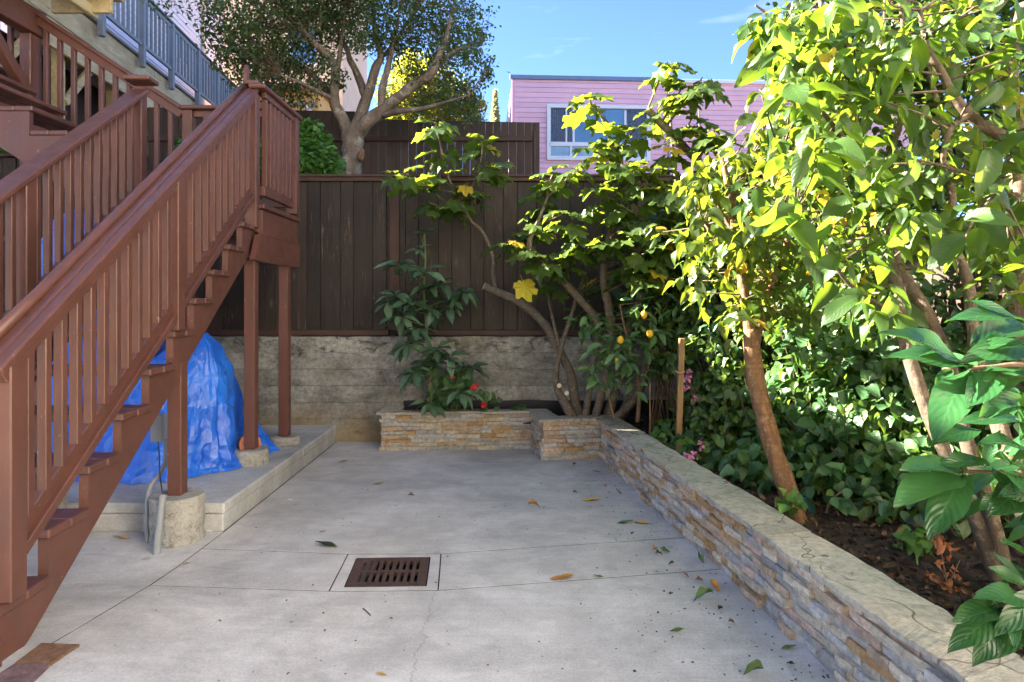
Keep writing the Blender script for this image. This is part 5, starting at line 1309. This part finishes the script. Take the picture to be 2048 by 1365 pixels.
tw.build('twigs', B_TWIG, lt, kind='stuff'); fo.finish(lt, 180)
LEM = m_plain('lemon_peel', (.82, .48, .03), .4, var=.08, scale=60)
for (a, b_) in ((1288, 630), (1241, 680), (1236, 722), (1300, 668)):
    c_ = P(a, b_, 5.2); m = MB().tube([c_+Vector((0, 0, z)) for z in (-.034, -.03, -.018, 0, .018, .028, .033)], [.003, .012, .023, .027, .023, .012, .003], 12); m.smooth = True; m.build('lemon', LEM, lt)
    MB().tube([c_+Vector((0, 0, .03)), c_+Vector((0.01, .02, .09))], .002, 5).build('stalk', STEMG, lt)

# ---------------- leafy hedge along the boundary fence
def hedge(name, label, lumps_, tpl, mat, dens, s0, s1, nparts, stems=(), cat='hedge', mix=None):
    c0 = P(*lumps_[0][:3]); t_ = thing(name, (c0.x, c0.y, .27), label, cat); fo = Foliage(tpl, mat); tw = MB(); f2 = Foliage(T_OVATE, mix) if mix else None
    for (a, b_, Y_, r) in lumps_:
        c_ = P(a, b_, Y_)
        for q in range(int(dens*r*r)):
            v = ru(); rr = r*(random.uniform(.55, 1.05) if random.random() < .8 else random.random()*.6); rr *= 1+.25*noise.noise(v*2.2+c_); p = c_+v*rr
            if p.z < .30 or p.x > rfx(p.y)-.12 or p.y > WY-.1 or (p.x < wall_x(p.y)+.22 and p.z < .42): continue
            ff = f2 if (f2 and random.random() < .35) else fo
            ff.add(p, v*.5+rv(.5)+Vector((0, -.1, -.7)), v+Vector((-.1, -.2, .7))+rv(.5), random.uniform(s0, s1)*random.choice((.6, .8, 1, 1, 1.2)))
        for q in range(6): twig(tw, Vector((c_.x+random.uniform(-.2, .2), c_.y+random.uniform(-.2, .2), .27)), c_+ru()*r*.8, .009, .003)
    tw.build('stems', B_TWIG, t_, kind='stuff'); fo.finish(t_, nparts)
    if f2: f2.finish(t_, 0)
    return t_
hedge('leafy_hedge', 'pale sunlit small leaved hedge along the fence between the lemon tree and the orange trunk',
      [(1400, 620, 5.6, .34), (1460, 560, 5.5, .40), (1350, 700, 5.6, .26), (1440, 700, 5.2, .36), (1500, 640, 5.2, .40), (1560, 560, 5.2, .42), (1420, 800, 5.1, .26), (1500, 790, 4.9, .36), (1450, 880, 4.8, .26), (1540, 480, 5.4, .4), (1470, 470, 5.6, .35), (1390, 540, 5.9, .35), (1330, 640, 5.7, .25), (1340, 560, 5.9, .28), (1390, 860, 5.2, .22)],
      T_HEART, L_HEDGE, 3400, .05, .085, 290, mix=L_HDARK)
hedge('dark_leafy_shrub', 'dense dark green shrub with broad leaves right of the orange trunk above the mulch',
      [(1640, 700, 4.5, .40), (1700, 620, 4.5, .42), (1620, 820, 4.4, .36), (1700, 780, 4.2, .40), (1560, 900, 4.45, .28), (1650, 940, 4.1, .30), (1740, 900, 3.9, .36), (1790, 780, 4.0, .42), (1800, 660, 4.2, .44), (1870, 820, 3.9, .40), (1720, 1010, 3.75, .20), (1810, 980, 3.6, .26), (1900, 700, 4.2, .45), (1600, 600, 4.9, .42), (1480, 940, 4.3, .20), (1920, 900, 3.7, .35), (1530, 950, 4.1, .22), (1600, 975, 3.9, .24), (1670, 1000, 3.7, .22), (1740, 1010, 3.55, .22), (1860, 1000, 3.4, .26), (1940, 980, 3.3, .28), (1980, 850, 3.4, .35), (1410, 890, 4.8, .20)],
      T_HEART, L_HDARK, 2100, .065, .115, 295, cat='shrub', mix=L_HEDGE)

# ---------------- orange barked tree
ot = thing('orange_barked_tree', G(1585, 1040, .27), 'slanting tree with orange peeling bark rising from the mulch in the middle of the bed', 'tree')
wood = limb([(1597, 1062, 3.47, .075), (1590, 1030, 3.47, .055), (1574, 975, 3.48, .049), (1545, 890, 3.52, .050), (1518, 790, 3.56, .048), (1506, 720, 3.6, .048), (1500, 660, 3.62, .036)], B_ORANGE, ot, 'trunk', 14, .22)
wood += limb([(1500, 670, 3.62, .036), (1494, 620, 3.64, .030), (1480, 540, 3.7, .026), (1468, 470, 3.75, .024), (1462, 400, 3.8, .022), (1440, 300, 3.9, .014)], B_ORANGE, ot, 'branch', 10, .2)
wood += limb([(1508, 700, 3.62, .030), (1530, 600, 3.8, .024), (1570, 500, 4.0, .020), (1600, 380, 4.1, .014), (1640, 250, 4.2, .01)], B_ORANGE, ot, 'branch', 9, .15)
wood += limb([(1470, 480, 3.75, .024), (1445, 462, 3.72, .022), (1405, 446, 3.68, .020)], B_ORANGE, ot, 'branch', 9, .1)
cut_end(P(1405, 446, 3.68), P(1405, 446, 3.68)-P(1445, 462, 3.72), .019, ot)
for sp in ([(1462, 400, 3.8, .014), (1500, 320, 3.9, .01), (1540, 230, 4.0, .006)], [(1600, 380, 4.1, .01), (1560, 300, 4.1, .008), (1520, 180, 4.1, .005)], [(1468, 470, 3.75, .012), (1430, 400, 3.8, .009), (1400, 350, 3.8, .005)]): wood += limb(sp, B_TWIG, ot, 'branch', 7)
fo = Foliage(T_OVATE, L_OVATE); tw = MB(); rs = random.Random(5)
for i in range(185):
    a, b_ = rs.choice([(1470, 330), (1520, 300), (1560, 380), (1600, 300), (1450, 420), (1530, 450), (1600, 460), (1400, 370), (1480, 520), (1560, 220), (1640, 380), (1650, 480), (1580, 560), (1420, 500), (1700, 430), (1520, 570), (1490, 600), (1500, 640), (1530, 620)])
    a += rs.gauss(0, 34); b_ += rs.gauss(0, 40)
    if a < 1500 and b_ < 270: continue
    tip = P(a, b_, rs.uniform(3.4, 4.5)); w0 = nearest(wood, tip)
    if (w0-tip).length < .9: twig(tw, w0, tip, .006, .002)
    for k in range(7):
        ang = 2.4*k+i; el = random.uniform(-.8, .5); d = Vector((math.cos(ang)*math.cos(el), math.sin(ang)*math.cos(el), math.sin(el)))
        fo.add(tip+d*.03+rv(.04), d+Vector((0, 0, -.6)), Vector((0, -.25, 1))+rv(.4), random.uniform(.075, .13))
fo.clip(1450, 240); tw.build('twigs', B_TWIG, ot, kind='stuff'); fo.finish(ot, 290)

# ---------------- broad leaved tree on the right, many stems
ct = thing('broad_leaved_tree', G(2000, 1160, .27), 'tall many stemmed tree with large drooping leaves filling the upper right', 'tree')
wood = []
for nm, sp in (('trunk', [(2003, 1180, 2.66, .032), (1950, 1040, 2.7, .029), (1900, 930, 2.75, .028), (1850, 810, 2.8, .028), (1815, 700, 2.85, .031), (1800, 600, 2.9, .028), (1768, 470, 3.0, .024), (1745, 380, 3.0, .02), (1700, 200, 3.0, .015), (1690, 40, 3.0, .01)]),
    ('trunk', [(2012, 1150, 2.75, .036), (1972, 1000, 2.8, .031), (1932, 880, 2.85, .029), (1900, 740, 2.95, .032), (1855, 630, 3.0, .030), (1800, 540, 3.1, .028), (1762, 430, 3.15, .027), (1725, 320, 3.2, .024), (1705, 250, 3.2, .02), (1660, 120, 3.2, .012), (1640, 0, 3.2, .01)]),
    ('trunk', [(2062, 1080, 3.4, .055), (2046, 850, 3.4, .052), (2036, 650, 3.4, .048), (2034, 450, 3.4, .044), (2038, 300, 3.4, .038), (2020, 150, 3.2, .035), (2050, 10, 3.2, .03)]),
    ('trunk', [(2075, 1130, 2.5, .035), (2032, 960, 2.6, .032), (1988, 820, 2.7, .03), (1955, 720, 2.8, .028), (1935, 560, 2.9, .024), (1905, 480, 3.0, .022), (1900, 320, 3.0, .016), (1860, 150, 3.0, .01)]),
    ('branch', [(2100, 300, 2.6, .026), (2040, 284, 2.6, .024), (1985, 262, 2.6, .022), (1940, 230, 2.6, .020), (1905, 190, 2.6, .018), (1885, 150, 2.6, .015), (1855, 95, 2.6, .012), (1840, 20, 2.6, .008)]),
    ('branch', [(1940, 230, 2.6, .012), (1900, 260, 2.55, .011), (1890, 330, 2.55, .010), (1950, 350, 2.5, .008), (2000, 380, 2.5, .007)]),
    ('branch', [(1762, 430, 3.15, .016), (1840, 350, 3.0, .014), (1900, 355, 2.9, .012), (2000, 370, 2.8, .012)]),
    ('branch', [(1745, 380, 3.0, .014), (1800, 250, 2.9, .012), (1810, 120, 2.8, .01), (1800, 0, 2.8, .008)]),
    ('branch', [(1725, 320, 3.2, .015), (1640, 220, 3.1, .012), (1580, 130, 3.1, .010), (1540, 40, 3.1, .007), (1510, 10, 3.1, .004)]),
    ('branch', [(1705, 250, 3.2, .012), (1620, 280, 3.1, .009), (1560, 300, 3.1, .006)]),
    ('branch', [(1700, 200, 3.0, .010), (1760, 100, 3.0, .008), (1770, 0, 3.0, .006)]),
    ('branch', [(1800, 540, 3.1, .016), (1870, 520, 3.0, .018), (1925, 528, 2.95, .02)]),
    ('branch', [(1815, 640, 2.85, .010), (1700, 570, 2.8, .008), (1640, 480, 2.8, .006), (1590, 420, 2.8, .004)])): wood += limb(sp, B_CHER, ct, nm, 11, .14)
cut_end(P(1925, 528, 2.95), Vector((-.3, -1, .1)), .022, ct)
fs2 = Foliage(T_HEART, L_OVATE, 'small_foliage'); fo = Foliage(T_BIG, L_CHER); tw = MB(); rs = random.Random(9)
spots_ = [(1550, 40), (1600, 90), (1540, 130), (1590, 190), (1640, 40), (1660, 150), (1700, 80), (1560, 250), (1620, 290), (1680, 260), (1730, 180), (1760, 60), (1800, 140), (1740, 300), (1610, 370), (1690, 380), (1560, 420), (1640, 470), (1800, 330), (1830, 60), (1850, 220), (1900, 100), (1900, 350), (1940, 300), (1960, 40), (1980, 180), (2020, 100), (2010, 380), (1950, 440), (2040, 250), (1780, 440), (1860, 430), (2030, 480), (1700, 520), (1760, 560), (1880, 20), (1520, 20), (1700, 10), (1580, 330), (1750, 620), (1990, 560)]
for i in range(205):
    a, b_ = spots_[i % len(spots_)]; a += rs.gauss(0, 26); b_ += rs.gauss(0, 28)
    if a < 1505+max(0, 160-b_)*.0: a = 1505+rs.random()*60
    tip = P(a, b_, rs.uniform(2.35, 3.5)); w0 = nearest(wood, tip)
    if (w0-tip).length < .4: twig(tw, w0, tip, .006, .003)
    if a < 1545 and b_ < 240: tip = wood[-1][0]*0+P(max(a, 1520), b_, 3.05)
    for k in range(5):
        ang = 2.4*k+i; el = random.uniform(-.6, .3); d = Vector((math.cos(ang)*math.cos(el), math.sin(ang)*math.cos(el), math.sin(el)))
        fo.add(tip+d*.02+rv(.03), d+rv(.25)+Vector((0, 0, -.45)), Vector((0, -.25, 1))+rv(.5), random.uniform(.08, .165)*random.choice((.6, 1, 1.15)))
    for k in range(4 if a > 1560 else 0): fs2.add(tip+rv(.06)+Vector((0, .12, 0)), rv(.8)+Vector((0, 0, -.4)), rv(.7)+Vector((0, -.2, .8)), random.uniform(.035, .085))
tw.build('twigs', B_CHER, ct, kind='stuff'); fo.clip(1500, 200); fs2.clip(1540, 200); fo.finish(ct, 295); fs2.finish(ct, 0)

# ---------------- background thicket beyond the boundary fence, upper right
bk = thing('thicket_tree', (4.6, 5.6, 0), 'small leaved yellow green tree filling the gaps behind the broad leaved tree', 'tree')
wood = []
for sp in ([(1650, 760, 6.4, .09), (1640, 420, 6.3, .07), (1680, 200, 6.2, .05), (1700, 0, 6.1, .03)], [(1900, 760, 6.0, .09), (1890, 420, 5.9, .07), (1850, 200, 5.8, .05), (1880, -100, 5.8, .03)], [(1640, 420, 6.3, .05), (1560, 250, 6.0, .03), (1560, 60, 6.0, .02)], [(1890, 420, 5.9, .05), (1990, 250, 5.6, .03), (2030, 30, 5.6, .02)]): wood += limb(sp, B_CHER, bk, 'trunk', 9)
fo = Foliage(T_HEART, L_THICK); tw = MB()
for (a, b_, Y_, r) in [(1600, 60, 5.8, .42), (1700, 40, 5.6, .5), (1800, 50, 5.4, .5), (1900, 60, 5.2, .5), (2000, 60, 5.0, .5), (2060, 150, 5.0, .4), (1620, 180, 5.9, .4), (1720, 170, 5.7, .48), (1830, 190, 5.5, .45), (1950, 190, 5.3, .48), (1600, 300, 5.9, .38), (1700, 320, 5.9, .45), (1820, 330, 5.7, .45), (1930, 320, 5.5, .45), (2030, 330, 5.3, .45), (1660, 430, 5.7, .4), (1760, 450, 5.6, .4), (1880, 460, 5.4, .42), (1990, 460, 5.2, .42), (1600, 430, 5.8, .35), (1700, 560, 5.6, .35), (2050, 560, 5.0, .4), (1940, 580, 5.2, .4), (1570, 140, 5.9, .25), (1750, -80, 5.5, .7), (1950, -80, 5.2, .7)]:
    c_ = P(a, b_, Y_)
    for q in range(int(190*r*r)+4):
        tip = c_+ru()*r*random.random()**.4; w0 = nearest(wood, tip)
        if q % 3 == 0 and (w0-tip).length < 1.2: twig(tw, w0, tip, .006, .002)
        for k in range(9): fo.add(tip+rv(.06), rv()+Vector((0, 0, -.7)), rv(.7)+Vector((0, -.2, 1)), random.uniform(.05, .085))
fo.clip(1530, 260); tw.build('twigs', B_TWIG, bk, kind='stuff'); fo.finish(bk, 150)

# ---------------- glossy plant leaning in from the right, close to the camera
gp = thing('glossy_leaved_shrub', (1.95, 1.75, .27), 'glossy dark green shrub leaning in at the right edge nearest the camera', 'shrub')
wood = []
for sp in ([(2180, 1330, 1.9, .02), (2130, 1050, 1.95, .016), (2090, 850, 2.0, .012), (2060, 740, 2.0, .01), (1980, 735, 2.0, .007), (1940, 738, 2.0, .005)], [(2130, 1050, 1.95, .012), (2060, 960, 1.95, .009), (1980, 945, 1.95, .006), (1920, 945, 1.95, .004)],
           [(2180, 1330, 1.9, .015), (2120, 1260, 1.75, .01), (2060, 1200, 1.7, .008), (2000, 1215, 1.7, .005)]): wood += limb(sp, B_TWIG, gp, 'branch', 8)
fo = Foliage(T_GLOSS, L_GLOSS)
def gl(px, py, ex, ey, Y0_, Y1_, up=None):
    a = P(px, py, Y0_); b_ = P(ex, ey, Y1_); fo.add(a, b_-a, up or (Vector((0, -.55, 1))+rv(.15)), (b_-a).length)
for q in [(1940, 738, 1812, 622, 2.0, 1.85), (1945, 735, 1795, 680, 2.0, 1.95), (1895, 690, 1800, 715, 2.02, 2.0), (1935, 742, 1875, 840, 2.0, 1.8), (1945, 740, 1955, 790, 2.0, 1.95), (1945, 700, 2075, 660, 2.0, 1.9), (1940, 690, 2070, 640, 2.0, 2.1), (1960, 740, 2075, 735, 2.0, 1.9),
          (1930, 600, 2060, 640, 2.05, 1.95), (1955, 735, 1890, 705, 2.05, 2.2), (2000, 740, 1940, 800, 2.0, 1.85), (1905, 740, 1870, 770, 2.05, 2.0), (2060, 740, 1960, 775, 2.0, 1.9), (2060, 650, 1935, 588, 2.0, 1.95), (2070, 690, 1950, 690, 2.02, 1.9), (2060, 800, 1960, 830, 2.0, 1.9),
          (1925, 945, 1805, 930, 1.95, 1.85), (1930, 950, 1790, 1000, 1.95, 1.8), (1925, 950, 1875, 1040, 1.95, 1.75), (1940, 950, 1925, 1000, 1.95, 1.9), (1930, 940, 1880, 925, 1.95, 2.1), (1985, 935, 2040, 1005, 1.95, 1.8), (2000, 940, 2060, 960, 1.95, 1.8), (1980, 930, 1900, 900, 1.95, 1.9), (2060, 900, 1980, 855, 1.95, 1.85), (2060, 960, 1990, 1020, 1.95, 1.8), (1960, 860, 1875, 865, 1.98, 1.9),
          (2060, 850, 1945, 805, 1.98, 1.95), (2040, 880, 2060, 770, 1.98, 1.9), (2020, 930, 2075, 890, 1.95, 1.9), (1970, 935, 2000, 860, 1.98, 1.95), (2060, 950, 2000, 900, 1.95, 1.85), (2080, 1000, 2010, 980, 1.9, 1.8),
          (2005, 1215, 1908, 1240, 1.7, 1.62), (2005, 1218, 1915, 1280, 1.7, 1.6), (2010, 1220, 1965, 1320, 1.7, 1.6), (2015, 1220, 2035, 1290, 1.7, 1.6), (2010, 1210, 1935, 1195, 1.7, 1.7), (2060, 1180, 1985, 1130, 1.72, 1.7), (2060, 1200, 1975, 1170, 1.7, 1.62), (2060, 1220, 2070, 1300, 1.7, 1.6), (2090, 1180, 2020, 1240, 1.7, 1.6), (2050, 1170, 1990, 1100, 1.75, 1.8), (2060, 1240, 1990, 1290, 1.7, 1.6), (2075, 1130, 2005, 1075, 1.75, 1.7)]: gl(*q)
for i in range(70):
    a, b_ = random.choice([(2010, 730), (1990, 960), (2040, 900), (2040, 1210), (2060, 820), (2070, 1000), (2070, 1100)]); tip = P(a+random.gauss(10, 22), b_+random.gauss(0, 28), 2.05+random.uniform(0, .35))
    ang = random.random()*6.28; d = Vector((math.cos(ang), math.sin(ang)*.6, random.uniform(-.6, .3))); fo.add(tip, d, Vector((0, -.4, 1))+rv(.3), random.uniform(.11, .17))
fo.finish(gp, 130)

# ---------------- small things in the bed
wp = thing('withered_plant', G(1890, 1170, .27), 'withered orange brown seedling standing in the mulch at right', 'dead plant')
fo = Foliage(T_CURL, L_DEAD); Yw = G(1890, 1170, .27).y
for sp in ([(1895, 1175, Yw, .004), (1885, 1120, Yw, .003), (1875, 1060, Yw, .002)], [(1895, 1175, Yw, .003), (1920, 1120, Yw, .002)]): limb(sp, B_TWIG, wp, 'stem', 5)
for k in range(46):
    a, b_ = random.choice([(1875, 1065), (1885, 1085), (1895, 1100), (1885, 1125), (1900, 1145), (1915, 1165), (1870, 1160), (1890, 1080)]); fo.add(P(a+random.gauss(0, 9), b_+random.gauss(0, 9), Yw+random.uniform(-.05, .05)), rv()+Vector((0, 0, -1)), rv(), random.uniform(.028, .05))
fo.finish(wp, 46)
sp_ = thing('ground_ivy', P(1830, 1090, 3.0), 'low clump of bright green leaves in the shade beside the withered seedling', 'plant')
fo = Foliage(T_HEART, L_SHRUB); MB().tube([G(1835, 1130, .27), P(1830, 1080, 3.0)], .004, 5).build('stem', STEMG, sp_)
for k in range(30): fo.add(P(1832+random.gauss(0, 16), 1085+random.gauss(0, 16), 3.0+random.uniform(-.06, .06)), rv(.5)+Vector((0, -.5, -.4)), Vector((0, -.5, 1))+rv(.3), random.uniform(.045, .075))
fo.finish(sp_, 30)
s2 = thing('leafy_sprout', P(1580, 1005, 3.35), 'fresh green sprout at the foot of the orange barked trunk', 'plant')
fo = Foliage(T_HEART, L_SHRUB); MB().tube([G(1585, 1045, .27), P(1580, 1000, 3.32)], .004, 5).build('stem', STEMG, s2)
for k in range(22): fo.add(P(1580+random.gauss(0, 16), 1000+random.gauss(0, 11), 3.3+random.uniform(-.06, .06)), rv(.5)+Vector((0, -.5, -.3)), Vector((0, -.5, 1))+rv(.3), random.uniform(.045, .07))
fo.finish(s2, 22)
# mulch chips and leaf litter
fo = Foliage(T_LIT[:2], m_leaf('bark_chip', (.030, .018, .013), (.02, .01, .01), .9, .0, vein=False, var=.6)); mu = bpy.data.objects.new('bark_mulch', None); COL.objects.link(mu); mu['kind'] = 'stuff'; WP['bark_mulch'] = Vector((0, 0, 0))
def soilz(x, y): return .255+.035*noise.noise(Vector((x*3, y*3, 0)))+.03*noise.noise(Vector((x*14, y*14, 1)))
for k in range(9000):
    Y_ = random.uniform(1.2, 6.5); x0 = wall_x(Y_)+.2 if Y_ < 6.42 else -1.05; x = random.uniform(x0, x0+(1.3 if Y_ < 6.42 else 3)); fo.add((x, Y_, soilz(x, Y_)+.006), Vector((random.gauss(0, 1), random.gauss(0, 1), random.gauss(0, .3))), Vector((0, 0, 1))+rv(.5), random.uniform(.015, .045))
fo.finish(mu, 0)
fo = Foliage(T_CURL, m_leaf('leaf_litter', (.12, .075, .04), (.08, .05, .02), .8, .15, vein=False, var=.6)); mu2 = bpy.data.objects.new('leaf_litter', None); COL.objects.link(mu2); mu2['kind'] = 'stuff'; WP['leaf_litter'] = Vector((0, 0, 0))
for k in range(600):
    Y_ = random.uniform(1.4, 6.55); x0 = wall_x(Y_)+.2 if Y_ < 6.42 else -1.05; x = x0+random.random()**1.3*(1.2 if Y_ < 6.42 else 3); fo.add((x, Y_, soilz(x, Y_)+.012), Vector((random.gauss(0, 1), random.gauss(0, 1), random.gauss(0, .2))), Vector((0, 0, 1))+rv(.5), random.uniform(.025, .06))
fo.finish(mu2, 0)
for o_ in (mu, mu2):
    for ch in [c for c in bpy.data.objects if c.parent == o_]:
        ch.parent = None; nm = o_.name; bpy.data.objects.remove(o_); ch.name = nm

# ---------------- fallen leaves on the patio
LC = {'orange': (.50, .22, .03), 'yellow': (.50, .34, .08), 'green': (.10, .18, .05), 'darkgreen': (.03, .05, .02), 'tan': (.36, .26, .13), 'brown': (.20, .10, .05), 'rust': (.32, .13, .05)}
LM = {k: m_leaf('fallen_'+k+'_leaf', v, [x*.8 for x in v], .55, .2, vein=False, var=.15) for k, v in LC.items()}
FL = [(1068, 1019, 'orange', .075, 1, 'curled orange leaf alone in the middle of the rear patio'),
 (1183, 1002, 'yellow', .11, 0, 'long forked tan leaf on the rear patio toward the planter'), (1193, 945, 'orange', .06, 0, 'small orange leaf close to the corner of the stone planter'),
 (1149, 933, 'brown', .055, 1, 'brown leaf just in front of the planter corner'), (1210, 977, 'orange', .04, 1, 'tiny orange leaf behind the long forked tan leaf'),
 (1237, 989, 'orange', .045, 1, 'orange fleck of leaf nearest the planter on the rear patio'), (1150, 988, 'rust', .035, 1, 'tiny rust leaf left of the long forked tan leaf'),
 (1250, 1047, 'green', .085, 0, 'flat green leaf touching a yellow one above the first joint'), (1283, 1048, 'yellow', .09, 0, 'pale yellow leaf right beside the flat green leaf'),
 (1265, 1072, 'darkgreen', .035, 1, 'little dark leaf just above the far patio joint'), (1310, 1105, 'yellow', .055, 1, 'upright yellow leaf between the two patio joints'),
 (1330, 1105, 'green', .05, 1, 'green leaf next to the upright yellow one between the joints'), (1318, 1114, 'darkgreen', .04, 1, 'dark green scrap below the upright yellow leaf'),
 (1400, 1125, 'green', .06, 1, 'curled green leaf near the planter between the two joints'), (1343, 1131, 'darkgreen', .03, 1, 'dark speck of leaf above the right end of the near joint'),
 (1124, 1159, 'orange', .10, 0, 'long orange leaf lying on the near patio joint'), (1197, 1155, 'green', .045, 0, 'thin green leaf on the near joint right of the long orange one'),
 (1372, 1155, 'rust', .03, 1, 'rust coloured leaf crumb below the right end of the near joint'), (1398, 1164, 'rust', .035, 1, 'second rust crumb a little nearer the planter'),
 (1430, 1180, 'orange', .065, 1, 'bright curled orange leaf close to the planter wall'), (1408, 1207, 'green', .09, 1, 'twisted pale green leaf below the bright orange one'),
 (1341, 1193, 'darkgreen', .03, 1, 'dark green dot of leaf left of the twisted green leaf'), (1441, 1222, 'darkgreen', .035, 1, 'small dark leaf between the twisted green leaf and the planter'),
 (1354, 1263, 'green', .055, 0, 'flat oval green leaf on the near patio'), (1463, 1251, 'rust', .03, 1, 'round rust coloured seed on the near patio'),
 (1577, 1298, 'green', .055, 0, 'green leaf beside the foot of the planter near the bottom edge'), (1509, 1352, 'green', .075, 1, 'frayed green leaf at the bottom edge of the picture'),
 (1581, 1335, 'darkgreen', .04, 1, 'dark leaf right of the frayed green one at the bottom edge'), (653, 1093, 'darkgreen', .115, 0, 'long dark curved leaf above the left side of the drain'),
 (757, 969, 'tan', .07, 0, 'slim tan leaf in the middle of the rear patio'), (822, 994, 'brown', .04, 1, 'small brown leaf above the drain'), (687, 925, 'orange', .07, 0, 'slim orange brown leaf by the back joint near the platform'),
 (763, 1351, 'yellow', .035, 0, 'small yellow leaf at the bottom edge below the drain'), (645, 1065, 'brown', .035, 0, 'tiny brown scrap above the long dark leaf'), (243, 1078, 'tan', .09, 0, 'dry leaf on the slab between the stairs and the round pier'),
 (370, 1130, 'tan', .045, 0, 'small tan leaf in the diagonal joint beside the pier'), (595, 898, 'brown', .035, 0, 'brown crumb at the foot of the platform edge')]
for i, (a, b_, cn, sz, curl, lab) in enumerate(FL):
    p = G(a, b_, .0); p.z = gz(p.x, p.y)+.012; ang = (0.2, 1.9, 3.4, 5.0, .9, 2.7)[i % 6] if curl else (.15 if i % 2 else 2.9)
    d = Vector((math.cos(ang), math.sin(ang), .12 if curl else .0)); s_ = sz*(1.25 if not curl else 1.05)
    tpl = T_CURL[i % 4] if curl else blade(w_ell(.17), 7, 2, .35, -.12, .02, i, 1.0)
    x, y, z = frame_of(d, Vector((0, 0, 1))+(rv(.25) if curl else Vector())); p -= y*s_*.5
    V = tpl[0]; low = min((x*v[0]+y*v[1]+z*v[2]).z for v in V)*s_; p.z = gz(p.x, p.y)+.003-low
    M = Matrix(((x.x*s_, y.x*s_, z.x*s_, p.x), (x.y*s_, y.y*s_, z.y*s_, p.y), (x.z*s_, y.z*s_, z.z*s_, p.z), (0, 0, 0, 1)))
    o = place('fallen_leaf', leaf_datablock('fallen_leaf', tpl, LM[cn]), None, M); tag(o, lab, 'leaf', 'leaves fallen on the patio')
tg = MB().tube(spline([G(726, 1219)+Vector((0, 0, .004)), G(733, 1225)+Vector((0, 0, .006)), G(741, 1233)+Vector((0, 0, .004))], 3), .0025, 5).build('fallen_twig', B_TWIG, None); tag(tg, 'little dark twig on the near patio below the drain', 'twig')
for (a, b_, lab) in ((581, 1001, 'white paint chip on the rear patio right of the platform'), (418, 1064, 'white paint chip beside the tall pier at the platform corner')):
    p = G(a, b_, .0); o = MB().cbox(p+Vector((0, 0, .006)), (.016, .008, .0012), .0005, Matrix.Rotation(.5, 3, 'Z')@Matrix.Rotation(.25, 3, 'Y')).build('paint_chip', WHITE, None); tag(o, lab, 'chip')
# grit and dust specks on the slabs
fo = Foliage(T_LIT[:2], m_leaf('grit', (.10, .075, .05), (.02, .02, .01), .9, 0, vein=False, var=.6)); gr_ = bpy.data.objects.new('patio_debris', None); COL.objects.link(gr_); WP['patio_debris'] = Vector((0, 0, 0))
for k in range(520):
    Y_ = 2.3+4.2*random.random()**1.3; x = random.uniform(-1.7, wall_x(Y_)-.03) if random.random() < .45 else wall_x(Y_)-.02-abs(random.gauss(0, .35))
    if Y_ > 5.7 and x > -1.2: continue
    fo.add((x, Y_, gz(x, Y_)+.003), Vector((random.gauss(0, 1), random.gauss(0, 1), .0)), Vector((0, 0, 1))+rv(.2), random.uniform(.006, .018))
fo.finish(gr_, 0)
ch = [c for c in bpy.data.objects if c.parent == gr_][0]; ch.parent = None; bpy.data.objects.remove(gr_); ch.name = 'patio_debris'
